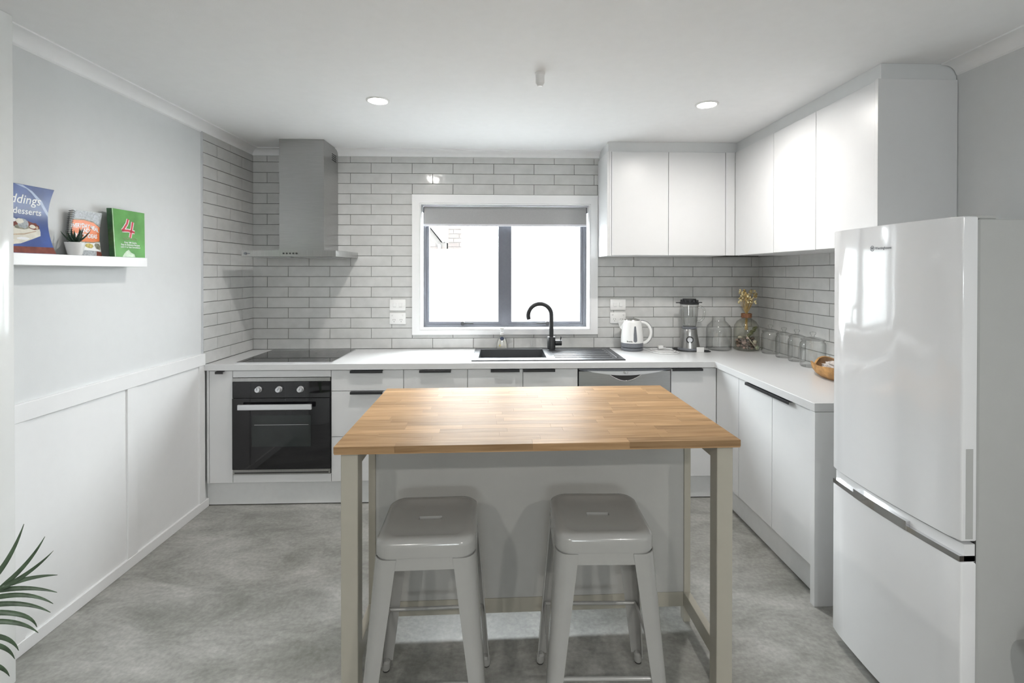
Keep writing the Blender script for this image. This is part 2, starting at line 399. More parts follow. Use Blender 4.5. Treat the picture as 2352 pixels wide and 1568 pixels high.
gd = struct('window_fill', slab(bmesh.new(), [LW[0], LW[0]+.05, LW[1]-.05, LW[1]], [LW[2], LW[2]+.05, LW[3]-.05, LW[3]], YB-.10, YB-.05, 'Y',
            lambda u, v: LW[0]+.05 < u < LW[1]-.05 and LW[2]+.05 < v < LW[3]-.05), 'alu')
obj('pane', B(LW[0]+.05, LW[1]-.05, YB-.077, YB-.073, LW[2]+.05, LW[3]-.05), 'pane', gd)

# grout backing on the side walls + tiles
GB = .003
obj('tile_backing', B(0, GB, -.619, 0, .86, 2.345), 'groutm', wall_left)
obj('tile_backing', B(W-GB, W, -1.63, 0, .86, 1.64), 'groutm', wall_right)
PW, PH, Z0 = .3063, .0775, .9005
GW = .0032; TH = .008
TM = {}
def tile_mesh(w, h):
    k = (round(w, 3), round(h, 3))
    if k not in TM:
        bm = bmesh.new(); b = .0014
        o = [(-w/2, -h/2), (w/2, -h/2), (w/2, h/2), (-w/2, h/2)]
        i = [(-w/2+b, -h/2+b), (w/2-b, -h/2+b), (w/2-b, h/2-b), (-w/2+b, h/2-b)]
        A = [bm.verts.new((x, y, 0)) for x, y in o]; Bv = [bm.verts.new((x, y, TH-.001)) for x, y in o]; Cv = [bm.verts.new((x, y, TH)) for x, y in i]
        for a, c in ((A, Bv), (Bv, Cv)):
            for q in range(4): bm.faces.new((a[q], a[(q+1) % 4], c[(q+1) % 4], c[q]))
        bm.faces.new(Cv)
        TM[k] = finish('tile', bm, 'tile')
    return TM[k]
def lay(parent, org, ux, nrm, u0, u1, zmax, phase, skip=lambda u, z: False, rows=20):
    # org: point at u=0, z=0 on wall face. ux: direction of u. phase(r) -> a joint position of row r
    n = Vector(nrm); uxv = Vector(ux); R = Matrix((uxv, Vector((0, 0, 1)), n)).transposed().to_4x4()
    if uxv.cross(Vector((0, 0, 1))).dot(n) < 0: R = Matrix((-uxv, Vector((0, 0, 1)), n)).transposed().to_4x4()
    for r in range(rows):
        za = Z0+r*PH; zb = min(za+PH, zmax)
        if zb-za < .012: break
        j = phase(r); k0 = math.floor((u0-j)/PW)
        x = j+k0*PW
        while x < u1-.004:
            a, b = max(x, u0), min(x+PW, u1); x += PW
            for (sa, sb, ta, tb) in skip(a, b, za, zb):
                w, h = sb-sa-GW, tb-ta-GW
                if w < .006 or h < .006: continue
                o = bpy.data.objects.new('tile', tile_mesh(w, h)); COL.objects.link(o)
                c = Vector(org)+uxv*((sa+sb)/2)+Vector((0, 0, (ta+tb)/2))
                mm = R.copy(); mm.translation = c; o.matrix_world = mm; o.parent = parent
CX0, CX1, CZ0, CZ1 = 1.187, 2.5905, 1.0055, 2.060     # window casing
def cut(holes):
    def f(a, b, z0, z1):
        rects = [(a, b, z0, z1)]
        for hx0, hx1, hz0, hz1 in holes:
            out = []
            for (p, q, r, s) in rects:
                if q <= hx0 or p >= hx1 or s <= hz0 or r >= hz1: out.append((p, q, r, s)); continue
                xx0, xx1 = max(p, hx0), min(q, hx1)
                if p < hx0: out.append((p, hx0, r, s))
                if q > hx1: out.append((hx1, q, r, s))
                if r < hz0: out.append((xx0, xx1, r, hz0))
                if s > hz1: out.append((xx0, xx1, hz1, s))
            rects = out
        return rects
    return f
lay(wall_back, (0, 0, 0), (1, 0, 0), (0, -1, 0), .0085, W-.0085, 2.345, lambda r: .1138-(PW/2 if r % 2 else 0),
    cut([(CX0, CX1, CZ0, 2.0635), (2.61, W, 1.598, 2.4)]))
lay(wall_left, (GB, 0, 0), (0, -1, 0), (1, 0, 0), .0005, .618, 2.345, lambda r: .314-(PW/2 if r % 2 else 0), cut([]))
lay(wall_right, (W-GB, 0, 0), (0, -1, 0), (-1, 0, 0), .0005, 1.63, 1.625, lambda r: .213-(PW/2 if r % 2 else 0), cut([]))
tr = struct('trim_1', B(0, .012, -.6225, -.6185, .9, 2.345), 'alusilver')

# cornices (cove profile)
def cove(n=7, w=.075, h=.05):
    return [(0, 0), (w, 0), (w, -.006)]+[(w-.008-(w-.018)*math.sin(math.pi/2*i/n), -.006-(h-.014)*(1-math.cos(math.pi/2*i/n))) for i in range(1, n)]+[(.008, -h+.006), (0, -h)]
pf = cove()
bm = bmesh.new(); prism(bm, [(-v[0]*0+v[0], CEIL+v[1]) for v in pf], 'Y', -1.9, 0); struct('trim_2', bm, 'ceil', 25)
bm = bmesh.new(); prism(bm, [(-v[0], CEIL+v[1]) for v in pf], 'X', 0, 2.62); struct('trim_3', bm, 'ceil', 25)
bm = bmesh.new(); prism(bm, [(W-v[0], CEIL+v[1]) for v in pf], 'Y', YB, -1.64); struct('trim_4', bm, 'ceil', 25)

# wainscot on the left wall (children of the wall)
obj('wainscot_panel', B(0, .004, -1.9, -.605, .05, .92), 'wallwhite', wall_left)
obj('chair_rail', B(0, .016, -1.9, -.605, .897, .9685, bev=.002), 'wallwhite', wall_left)
for y0, y1 in ((-1.9, -1.757), (-1.2345, -1.170), (-.659, -.605)):
    obj('batten', B(0, .012, y0, y1, .05, .897, bev=.0012), 'wallwhite', wall_left)
struct('baseboard_left', B(0, .015, -1.9, -.57, 0, .0525, bev=.002), 'wallwhite')
struct('baseboard_right', B(W-.014, W, YB, -2.5, 0, .07, bev=.002), 'wallwhite')

# ------------------------------------------------------------------ window
win = struct('window_1', slab(bmesh.new(), [CX0, WX0, WX1, CX1], [CZ0, WZ0, WZ1, CZ1], -.024, -.0005, 'Y', lambda u, v: WX0 < u < WX1 and WZ0 < v < WZ1), 'wallwhite')
L = .008
obj('jamb_liner', slab(bmesh.new(), [WX0+.001, WX0+L, WX1-L, WX1-.001], [WZ0+.001, WZ0+L, WZ1-L, WZ1-.001], -.02, .2, 'Y', lambda u, v: WX0+L < u < WX1-L and WZ0+L < v < WZ1-L), 'wallwhite', win)
ax0, ax1, az0, az1 = WX0+L+.0005, WX1-L-.0005, WZ0+L+.0005, WZ1-L-.0005
fr = obj('window_frame', slab(bmesh.new(), [ax0, 1.270, 1.855, 1.913, 2.5024, ax1], [az0, 1.066, 1.962, az1], .125, .195, 'Y',
      lambda u, v: (1.270 < u < 1.855 or 1.913 < u < 2.5024) and 1.066 < v < 1.962), 'alu', win)
for x0, x1, g0, g1, lx, s in ((1.268, 1.857, 1.292, 1.8327, 1.555, 1), (1.911, 2.5045, 1.9372, 2.4799, 2.218, -1)):
    sa = obj('sash', slab(bmesh.new(), [x0, g0, g1, x1], [1.064, 1.0882, 1.94, 1.964], .132, .175, 'Y', lambda u, v: g0 < u < g1 and 1.0882 < v < 1.94), 'alu', win)
    obj('pane', B(g0, g1, .150, .154, 1.0882, 1.94), 'pane', sa)
    bm = bmesh.new(); cyl(bm, (lx, .131, 1.075), (lx, .108, 1.075), .016, 16); box(bm, lx, lx+s*.085, .104, .112, 1.072, 1.083, .002)
    obj('latch', bm, 'black', sa, 40)

bl = thing('roller_blind', 'grey fabric roller blind rolled up at the top of the window', 'blind', (1.89, .05, 1.985))
obj('blind_fabric', B(1.266, 2.513, .048, .0495, 1.846, 1.978), 'blind', bl)
bm = bmesh.new(); cyl(bm, (1.266, .066, 1.965), (2.513, .066, 1.965), .017, 20); obj('roller_tube', bm, 'blind', bl, 40)
obj('bottom_bar', B(1.264, 2.515, .044, .054, 1.829, 1.8465, bev=.003), 'blindbar', bl)
for x in (1.2530, 2.5185): obj('bracket', B(x, x+.0075, .04, .09, 1.935, 1.9855, bev=.002), 'chrome', bl)

# outside
struct('ground_outside', B(-6, 12, .25, 14, -.4, -.3), 'ground')
ew = obj('boundary_wall', B(-4, 8, 1.5, 1.72, -.3, 1.7235), 'extwall'); tag(ew, 'white rendered boundary wall outside the window', 'wall')
bb = thing('brick_house', 'pale brick gable end with chimney beyond the boundary wall', 'building', (-1, 6.3, -.3))
bm = bmesh.new(); prism(bm, [(-4, -.3), (.77, -.3), (.77, 2.07), (.66, 2.07), (.40, 2.40), (-1.3, 4.4), (-4, 1.6)], 'Y', 6.02, 8); obj('gable_wall', bm, 'mortar', bb)
bm = bmesh.new(); box(bm, .7985, 1.0645, 6.02, 6.5, -.3, 3.2); obj('chimney', bm, 'mortar', bb)
bm = bmesh.new(); prism(bm, [(.70, 2.06), (.41, 2.42), (-1.3, 4.42), (-1.3, 4.50), (.42, 2.47), (.73, 2.08)], 'Y', 5.96, 8); obj('roof_verge', bm, 'roof', bb)
bm = bmesh.new(); box(bm, .60, .66, 5.98, 6.02, 1.9, 2.03)
wv = obj('vent', bm, 'roof', bb)
BR = None
for r in range(11):
    z = 1.90+r*.086
    for k in range(-3, 5):
        x0 = .22+k*.23+(.115 if r % 2 else 0); x1 = x0+.22
        for lo, hi in ((-.2, .76), (.7995, 1.0635)):
            a, b = max(x0, lo), min(x1, hi)
            if b-a < .03: continue
            if lo < .5 and (z+.08 > 2.06 and (z+.08-2.06) > (.66-b)*1.27): continue
            o = obj('brick', B(a, b, 6.012, 6.0205, z, z+.075), 'brick', bb)

# ------------------------------------------------------------------ base cabinets, worktop
ZT, ZU = .9, .862
YF = -.594; DT = .018; YC = YF+DT+.001; ZB = .152; ZD = .858; G = .0015
def handle_y(parent, x0, x1, ztop, yf=YF):
    bm = bmesh.new(); box(bm, x0, x1, yf-.024, yf+.001, ztop-.003, ztop, .0008); box(bm, x0, x1, yf-.024, yf-.0215, ztop-.015, ztop-.0025)
    return obj('handle', bm, 'black', parent, label='black metal lip pull')
def cab_back(label, x0, x1, fronts, cat='cabinet', carc=True):
    t = thing('base_cabinet', label, cat, ((x0+x1)/2, -.3, ZB))
    if carc:
        bm = bmesh.new(); slab(bm, [x0+.001, x0+.017, x1-.017, x1-.001], [ZB, ZB+.016, ZU-.016, ZU-.002], YC, -.05, 'Y', lambda u, v: x0+.017 < u < x1-.017 and ZB+.016 < v < ZU-.016)
        box(bm, x0+.017, x1-.017, -.056, -.05, ZB+.016, ZU-.016)
        obj('carcass', bm, 'cabin', t)
    for nm, fx0, fx1, z0, z1, h in fronts:
        d = obj(nm, B(fx0+G, fx1-G, YF, YF+DT, z0+G, z1-G, bev=.001), 'cab', t)
        if h: handle_y(d, h[0], h[1], z1-G)
    return t
f1 = obj('filler_panel', B(.0165, .0295, YF, -.05, ZB, ZU-.002), 'cab'); tag(f1, 'narrow white filler strip between wainscot and slim cabinet', 'panel')
cab_back('slim white base cabinet left of the oven with a short black pull', .030, .175, [('door', .030, .175, ZB, ZD, (.079, .127))])
# oven housing
oh = thing('base_cabinet', 'white cabinet housing the built-in oven', 'cabinet', (.48, -.3, ZB))
obj('carcass', slab(bmesh.new(), [.176, .192, .767, .783], [ZB, ZB+.016, ZU-.018, ZU-.002], YC, -.05, 'Y', lambda u, v: .192 < u < .767 and ZB+.016 < v < ZU-.018), 'cabin', oh)
obj('top_panel', B(.1765, .7825, YF, YF+DT, .8155, ZD-G, bev=.001), 'cab', oh)
obj('bottom_panel', B(.1765, .7825, YF, YF+DT, ZB+G, .2035, bev=.001), 'cab', oh)
hx = (.907, 1.110)
cab_back('white three-drawer base cabinet right of the oven with black pulls', .784, 1.2375,
         [('drawer_front', .784, 1.2375, .725, ZD, hx), ('drawer_front', .784, 1.2375, .436, .7245, hx), ('drawer_front', .784, 1.2375, ZB, .4355, hx)])
cab_back('white single-door base cabinet between the drawers and the sink cabinet', 1.2375, 1.6424, [('door', 1.2375, 1.6424, ZB, ZD, (1.339, 1.539))])
ts = thing('base_cabinet', 'white two-door base cabinet under the black sink', 'cabinet', (1.995, -.3, ZB))
bm = bmesh.new()
for x in (1.6434, 2.3316): box(bm, x, x+.016, YC, -.05, ZB, ZU-.002)
box(bm, 1.6594, 2.3316, YC, -.05, ZB, ZB+.016); obj('carcass', bm, 'cabin', ts)
for a, b, h in ((1.6424, 1.9954, (1.790, 1.9735)), (1.9954, 2.3486, (1.997, 2.2006))):
    d = obj('door', B(a+G, b-G, YF, YF+DT, ZB+G, ZD-G, bev=.001), 'cab', ts); handle_y(d, h[0], h[1], ZD-G)
cab_back('white corner base cabinet right of the dishwasher with a black pull', 2.9552, 3.2535, [('door', 2.9552, 3.2545, ZB, ZD, (2.957, 3.157))])
# right run
XF = 3.2552
tr_ = thing('base_cabinet', 'white two-door base cabinet on the side run toward the fridge', 'cabinet', (3.55, -1.2, ZB))
bm = bmesh.new(); slab(bm, [-1.5845, -1.5685, -.911, -.895], [ZB, ZB+.016, ZU-.018, ZU-.002], XF+DT+.001, W-.05, 'X', lambda u, v: -1.5685 < u < -.911 and ZB+.016 < v < ZU-.018)
obj('carcass', bm, 'cabin', tr_)
for y0, y1, h0, h1 in ((-1.247, -.892, -1.2455, -1.009), (-1.586, -1.247, -1.43, -1.2485)):
    d = obj('door', B(XF, XF+DT, y0+G, y1-G, ZB+G, ZD-G, bev=.001), 'cab', tr_)
    bm = bmesh.new(); box(bm, XF-.024, XF+.001, h0, h1, ZD-G-.003, ZD-G, .0008); box(bm, XF-.024, XF-.0215, h0, h1, ZD-G-.014, ZD-G-.0025)
    obj('handle', bm, 'black', d, label='black metal lip pull')
o = obj('filler_panel', B(XF, XF+DT, -.8905, -.596, ZB, ZD-G), 'cab'); tag(o, 'white blind corner panel between the two cabinet runs', 'panel')
o = obj('end_panel', B(3.238, W-.002, -1.6185, -1.5885, 0, ZU-.0015, bev=.001), 'cab'); tag(o, 'white floor-length end panel of the side run beside the fridge', 'panel')
o = obj('kickboard', B(.002, XF+.035, -.567, -.551, .007, ZB-.002), 'kick'); tag(o, 'grey-white kickboard under the window-wall cabinets', 'kickboard')
o = obj('kickboard', B(XF+.036, XF+.052, -1.5875, -.551, .007, ZB-.002), 'kick'); tag(o, 'grey-white kickboard under the side-run cabinets', 'kickboard')
# worktop
bm = bmesh.new()
slab(bm, [.0115, 1.695, 2.17, 3.2352, W-.0115], [-1.6204, -.6138, -.475, -.095, -.0105], ZU, ZT, 'Z', lambda u, v: (v < -.6138 and u < 3.2352) or (1.695 < u < 2.17 and -.475 < v < -.095))
wt = obj('worktop', bm, 'counter'); tag(wt, 'white L-shaped worktop along the window wall and side wall', 'worktop')
mod = wt.modifiers.new('edge', 'BEVEL'); mod.width = .002; mod.segments = 2; mod.limit_method = 'ANGLE'

# ------------------------------------------------------------------ oven
ov = thing('oven', 'black built-in oven with three round silver knobs', 'oven', (.48, -.58, .205))
bm = bmesh.new(); box(bm, .194, .765, -.585, -.08, .21, .81); obj('body', bm, 'dark', ov)
obj('top_vent_trim', B(.1785, .7805, -.602, -.586, .790, .8135, bev=.001), 'steelh', ov)
obj('control_panel', B(.1785, .7805, -.606, -.586, .6885, .789, bev=.001), 'blackglass', ov)
od = obj('oven_door', B(.1785, .7805, -.610, -.586, .241, .6865, bev=.0015), 'blackglass', ov)
bm = bmesh.new(); box(bm, .300, .664, -.6108, -.6098, .383, .580, .0003); wn = obj('oven_window', bm, 'ovenwin', od)
bm = bmesh.new(); box(bm, .315, .65, -.6112, -.6107, .520, .5215); obj('oven_rack', bm, 'chrome', od)
bm = bmesh.new(); box(bm, .232, .682, -.652, -.638, .624, .657, .003, 2)
for x in (.262, .64): box(bm, x, x+.02, -.640, -.609, .632, .649)
obj('door_handle', bm, 'alusilver', od)
obj('bottom_trim', B(.1785, .7805, -.604, -.586, .2065, .239, bev=.001), 'steelh', ov)
bm = bmesh.new(); box(bm, .19, .77, -.6046, -.604, .2145, .222); obj('bottom_slot', bm, 'dark', ov)
for x, a in ((.3427, 0), (.4688, .6), (.6006, .6)):
    bm = bmesh.new(); lathe(bm, [(.019, 0), (.019, .006), (.0165, .008), (.0155, .026), (.0145, .028)], n=24)
    bm.transform(Matrix.Translation((x, -.606, .743)) @ Matrix.Rotation(math.pi/2, 4, 'X'))
    k = obj('knob', bm, 'alusilver', ov, 40)
    bm = bmesh.new(); box(bm, -.0016, .0016, -.0352, -.0335, -.002, .013)
    bm.transform(Matrix.Translation((x, -.6005, .743)) @ Matrix.Rotation(a, 4, 'Y')); obj('pointer', bm, 'plasticgrey', k)

# cooktop
ct = thing('cooktop', 'black glass induction cooktop set in the worktop above the oven', 'cooktop', (.48, -.32, ZT))
obj('steel_edge', slab(bmesh.new(), [.181, .185, .781, .785], [-.576, -.572, -.075, -.071], ZT+.0004, ZT+.0065, 'Z', lambda u, v: .185 < u < .781 and -.572 < v < -.075), 'chrome', ct)
obj('glass_top', B(.1853, .7807, -.5717, -.0753, ZT+.0004, ZT+.006, bev=.0008), 'blackglass', ct)
for x, y, r in ((.33, -.2, .09), (.62, -.2, .075), (.33, -.43, .075), (.62, -.43, .09)):
    bm = bmesh.new(); n = 40
    a = [bm.verts.new((x+r*math.cos(2*math.pi*i/n), y+r*math.sin(2*math.pi*i/n), ZT+.0063)) for i in range(n)]
    b = [bm.verts.new((x+(r-.002)*math.cos(2*math.pi*i/n), y+(r-.002)*math.sin(2*math.pi*i/n), ZT+.0063)) for i in range(n)]
    for i in range(n): bm.faces.new((a[i], a[(i+1) % n], b[(i+1) % n], b[i]))
    obj('zone_ring', bm, 'plasticgrey', ct)

# range hood
rh = thing('range_hood', 'stainless steel chimney range hood above the cooktop', 'range hood', (.482, -.25, 1.577))
bm = bmesh.new(); prism(bm, [(-.5, 1.577), (-.5, 1.6165), (-.305, 1.6205), (-.0095, 1.6205), (-.0095, 1.582), (-.47, 1.577)], 'X', .182, .782); obj('canopy', bm, 'steelh', rh)
bm = bmesh.new(); slab(bm, [.3325, .3345, .6335, .6355], [-.3, -.298, -.012], 1.6207, CEIL-.001, 'Z', lambda u, v: .3345 < u < .6335 and v > -.298)
obj('chimney', bm, 'steel', rh)
for x in (.22, .49):
    bm = bmesh.new(); box(bm, x, x+.25, -.44, -.12, 1.5725, 1.5765); obj('grease_filter', bm, 'steel', rh)
for i in range(5):
    bm = bmesh.new(); cyl(bm, (.450+i*.0205, -.5, 1.597), (.450+i*.0205, -.506, 1.597), .005, 12); obj('button', bm, 'dark', rh, 40)
bm = bmesh.new(); cyl(bm, (.208, -.5, 1.596), (.208, -.508, 1.596), .008, 14); box(bm, .212, .236, -.507, -.502, 1.5935, 1.5985); obj('side_knob', bm, 'plasticgrey', rh, 40)
for i in range(4):
    bm = bmesh.new(); box(bm, .6355, .6365, -.14, -.05, 2.285+i*.014, 2.292+i*.014); obj('vent_slot', bm, 'dark', rh)

# ------------------------------------------------------------------ dishwasher
dw = thing('dishwasher', 'stainless steel dishwasher with curved control fascia under the worktop', 'dishwasher', (2.652, -.3, .1))
obj('body', B(2.353, 2.951, -.548, -.06, .105, .858), 'plasticgrey', dw)
obj('door_panel', B(2.3555, 2.9495, -.600, -.5485, ZB+.004, .842, bev=.002), 'steel', dw)
def arc(x0, x1, zc, sag, n=16): return [(x0+(x1-x0)*i/n, zc-sag*math.sin(math.pi*i/n)) for i in range(n+1)]
bm = bmesh.new(); prism(bm, [(2.3555, .857), (2.9495, .857), (2.9495, .848)]+[(x, z) for x, z in arc(2.9495, 2.3555, .848, .030)][1:-1]+[(2.3555, .848)], 'Y', -.603, -.577); obj('top_recess', bm, 'plasticgrey', dw)
bm = bmesh.new(); top = arc(2.41, 2.90, .845, .004); prism(bm, top+arc(2.90, 2.41, .842, .027)[1:-1], 'Y', -.612, -.600); obj('control_fascia', bm, 'alusilver', dw)
bm = bmesh.new(); prism(bm, [(2.552, .8185), (2.757, .8185)]+arc(2.757, 2.552, .8185, .038)[1:-1], 'Y', -.6085, -.5995); hr = obj('handle_recess', bm, 'dark', dw)
bm = bmesh.new(); tube(bm, [(x, -.610, z) for x, z in arc(2.552, 2.757, .8185, .039)], .003, 8); obj('handle_lip', bm, 'chrome', dw, 60)
bm = bmesh.new(); lathe(bm, [(.017, 0), (.017, .003), (.014, .005)], n=20); bm.transform(Matrix.Translation((2.655, -.612, .836)) @ Matrix.Rotation(math.pi/2, 4, 'X') @ Matrix.Diagonal((1, .55, 1, 1))); obj('button', bm, 'chrome', dw, 40)

# ------------------------------------------------------------------ sink and tap
sk = thing('sink', 'black composite sink with ribbed drainer let into the worktop', 'sink', (2.17, -.3, ZT))
bm = bmesh.new(); slab(bm, [1.6625, 1.705, 2.160, 2.671], [-.552, -.465, -.105, -.0485], ZT+.0003, ZT+.0075, 'Z', lambda u, v: 1.705 < u < 2.160 and -.465 < v < -.105)
rim = obj('rim', bm, 'blackgran', sk); md = rim.modifiers.new('edge', 'BEVEL'); md.width = .003; md.segments = 2; md.limit_method = 'ANGLE'
bm = bmesh.new()
i0, i1, j0, j1 = 1.7055, 2.1595, -.4645, -.1055; d = .011; zb_ = ZT-.17; t = .006
tp = [bm.verts.new(p) for p in ((i0, j0, ZT+.006), (i1, j0, ZT+.006), (i1, j1, ZT+.006), (i0, j1, ZT+.006))]
bt = [bm.verts.new(p) for p in ((i0+d, j0+d, zb_), (i1-d, j0+d, zb_), (i1-d, j1-d, zb_), (i0+d, j1-d, zb_))]
for q in range(4): bm.faces.new((tp[q], tp[(q+1) % 4], bt[(q+1) % 4], bt[q]))
bm.faces.new(bt)
basin = obj('basin', bm, 'blackgran', sk); md = basin.modifiers.new('thick', 'SOLIDIFY'); md.thickness = -.005
bm = bmesh.new(); lathe(bm, [(.045, 0), (.045, .003), (.03, .004), (.012, .001), (0, .001)], (1.93, -.285, zb_+.0005), 24); obj('drain', bm, 'chrome', sk, 40)
for i in range(6):
    y = -.47+i*.066
    bm = bmesh.new(); box(bm, 2.215, 2.60, y, y+.022, ZT+.0076, ZT+.0106, .0014); obj('drainer_rib', bm, 'blackgran', sk)
bm = bmesh.new(); box(bm, 2.625, 2.64, -.49, -.10, ZT+.0076, ZT+.0105, .0014); obj('drainer_edge', bm, 'blackgran', sk)
tpz = ZT+.0078
tap = thing('kitchen_tap', 'matte black gooseneck mixer tap behind the sink', 'tap', (2.2222, -.16, tpz))
tx, ty = 2.2222, -.16
bm = bmesh.new(); lathe(bm, [(.033, 0), (.033, .004), (.030, .006), (.030, .096), (.0285, .098), (.017, .098)], (tx, ty, tpz), 28); obj('body', bm, 'black', tap, 40)
pts = [(tx, ty, tpz+.095), (tx, ty, 1.163)]; R_ = .0845
for i in range(1, 21):
    a = math.radians(i*10.0); pts.append((tx-R_+R_*math.cos(a), ty-.03*math.sin(a)*.4, 1.163+R_*math.sin(a)))
bm = bmesh.new(); tube(bm, pts, .0158, 16); obj('spout', bm, 'black', tap, 60)
bm = bmesh.new(); cyl(bm, (tx+.028, ty, .962), (tx+.075, ty, .962), .021, 20); lv = obj('valve', bm, 'black', tap, 40)
bm = bmesh.new(); cyl(bm, (tx+.066, ty, .978), (tx+.072, ty, 1.008), .0042, 10); obj('lever', bm, 'black', lv, 40)

# ------------------------------------------------------------------ upper cabinets
UZ0, UZ1 = 1.594, 2.318; YU = -.335; XU = 3.5
def hollow(name, t, ux, vz, a0, a1, axis):
    (u0, u1), (z0, z1) = ux, vz; k = .016
    return obj(name, slab(bmesh.new(), [u0, u0+k, u1-k, u1], [z0, z0+k, z1-k, z1], a0, a1, axis, lambda u, v: u0+k < u < u1-k and z0+k < v < z1-k), 'cab', t)
uc = thing('wall_cabinet', 'white two-door wall cabinet right of the window', 'cabinet', (3.03, -.17, UZ0))
obj('carcass', slab(bmesh.new(), [2.612, 2.628, 3.42, 3.436], [UZ0, UZ0+.016, UZ1-.016, UZ1], YU+DT+.001, -.012, 'Y', lambda u, v: 2.628 < u < 3.42 and UZ0+.016 < v < UZ1-.016), 'cab', uc)
obj('gable', B(2.5935, 2.6105, YU+.0005, -.012, UZ0-.002, UZ1, bev=.001), 'cab', uc)
obj('gable_lip', B(2.6107, 2.6225, YU, YU+.012, UZ0-.002, UZ1), 'cab', uc)
for a, b in ((2.6235, 3.0263), (3.0263, 3.4317)):
    obj('door', B(a+G, b-G, YU, YU+DT, UZ0+G, UZ1-G, bev=.001), 'cab', uc)
o = obj('filler_panel', B(3.4337, 3.499, YU, YU+DT, UZ0+G, UZ1-G), 'cab'); tag(o, 'narrow white filler in the corner between the wall cabinets', 'panel')
ur = thing('wall_cabinet', 'white wall cabinet along the side wall above the jars and fridge', 'cabinet', (3.68, -1.0, UZ0))
obj('carcass', slab(bmesh.new(), [-1.622, -1.606, -.355, -.338], [UZ0, UZ0+.016, UZ1-.016, UZ1], XU+DT+.001, W-.0125, 'X', lambda u, v: -1.606 < u < -.355 and UZ0+.016 < v < UZ1-.016), 'cab', ur)
obj('blind_panel', B(XU, XU+DT, -.82+G, -.338, UZ0+G, UZ1-G), 'cab', ur)
for y0, y1 in ((-1.218, -.82), (-1.6225, -1.218)):
    obj('door', B(XU, XU+DT, y0+G, y1-G, UZ0+G, UZ1-G, bev=.001), 'cab', ur)
obj('end_gable', B(XU-.004, W-.002, -1.6445, -1.6245, UZ0-.002, UZ1+.002, bev=.001), 'cab', ur)
bm = bmesh.new(); slab(bm, [2.604, XU+.016, W-.002], [-1.636, YU+.016, -.002], UZ1+.0025, CEIL-.0005, 'Z', lambda u, v: u < XU+.016 and v < YU+.016)
struct('wall_bulkhead', bm, 'wall')

# ------------------------------------------------------------------ sockets
def plate(name, label, x0, x1, z0, z1, kind):
    t = thing(name, label, 'socket' if kind == 'socket' else 'switch', ((x0+x1)/2, -.008, (z0+z1)/2))
    obj('plate', B(x0, x1, -.018, -.0082, z0, z1, bev=.003, seg=2), 'plastic', t, 40)
    cx, cz = (x0+x1)/2, (z0+z1)/2
    if kind == 'socket':
        for s in (-1, 1):
            bm = bmesh.new(); lathe(bm, [(.0075, 0), (.0075, .003), (.006, .004)], n=16); bm.transform(Matrix.Translation((cx+s*.042, -.018, cz+.026)) @ Matrix.Rotation(math.pi/2, 4, 'X')); obj('rocker', bm, 'plastic', t, 40)
            for dx, dz, rot in ((-.007, .003, .5), (.007, .003, -.5), (0, -.011, 0)):
                bm = bmesh.new(); box(bm, -.0011, .0011, -.0004, .0004, -.0045, .0045); bm.transform(Matrix.Translation((cx+s*.026+dx, -.0182, cz-.012+dz)) @ Matrix.Rotation(rot, 4, 'Y')); obj('pin_slot', bm, 'dark', t)
    else:
        for s in (-1, 1):
            bm = bmesh.new(); box(bm, cx+s*.022-.012, cx+s*.022+.012, -.021, -.0175, cz-.015, cz+.015, .001)
            obj('rocker', bm, 'plastic', t)
            bm = bmesh.new(); box(bm, cx+s*.022-.011, cx+s*.022+.011, -.0213, -.0209, cz-.0148, cz-.0138); obj('rocker_line', bm, 'plasticgrey', t)
    return t
plate('switch_plate', 'white switch plate above a socket on the tiles left of the window', 1.0185, 1.138, 1.1875, 1.272, 'switch')
plate('wall_socket', 'white double wall socket on the tiles left of the window', 1.0185, 1.138, 1.086, 1.171, 'socket')
plate('switch_plate', 'white switch plate above a socket on the tiles behind the kettle', 2.687, 2.8065, 1.189, 1.2715, 'switch')
plate('wall_socket', 'white double wall socket on the tiles behind the kettle', 2.687, 2.8065, 1.088, 1.1705, 'socket')

# ------------------------------------------------------------------ fridge
fg = thing('refrigerator', 'tall white two-door refrigerator with chrome handle strip', 'refrigerator', (3.5, -2.08, 0))
FY0, FY1 = -2.350, -1.800; FX = 3.19
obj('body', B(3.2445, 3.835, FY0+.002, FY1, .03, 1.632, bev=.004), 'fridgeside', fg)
for sx, sy in ((3.29, FY0+.05), (3.29, FY1-.05), (3.79, FY0+.05), (3.79, FY1-.05)):
    bm = bmesh.new(); cyl(bm, (sx, sy, 0), (sx, sy, .031), .018, 12); obj('foot', bm, 'rubber', fg, 40)
def bow(y):  # door front, bowed outward
    u = (y-(FY0+FY1)/2)/((FY1-FY0)/2); return FX+.004-.016*(1-u*u)
def door_bm(z0, z1, x_back=3.238, bev=.006):
    ys = [FY0+(FY1-FY0)*i/14 for i in range(15)]
    poly = [(x_back, FY0), *[(bow(y), y) for y in ys], (x_back, FY1)]
    bm = bmesh.new(); prism(bm, poly, 'Z', z0, z1)
    es = [e for e in bm.edges if abs(e.verts[0].co.z-e.verts[1].co.z) < 1e-6 or (abs(e.verts[0].co.x-e.verts[1].co.x) < 1e-6 and e.verts[0].co.x < 3.22 and (abs(e.verts[0].co.y-FY0) < 1e-4 or abs(e.verts[0].co.y-FY1) < 1e-4))]
    bmesh.ops.bevel(bm, geom=es, offset=bev, segments=3, affect='EDGES', profile=.5)
    return bm
d1 = obj('fridge_door', door_bm(.692, 1.639), 'fridge', fg, 30)
d2 = obj('freezer_door', door_bm(.045, .632), 'fridge', fg, 30)
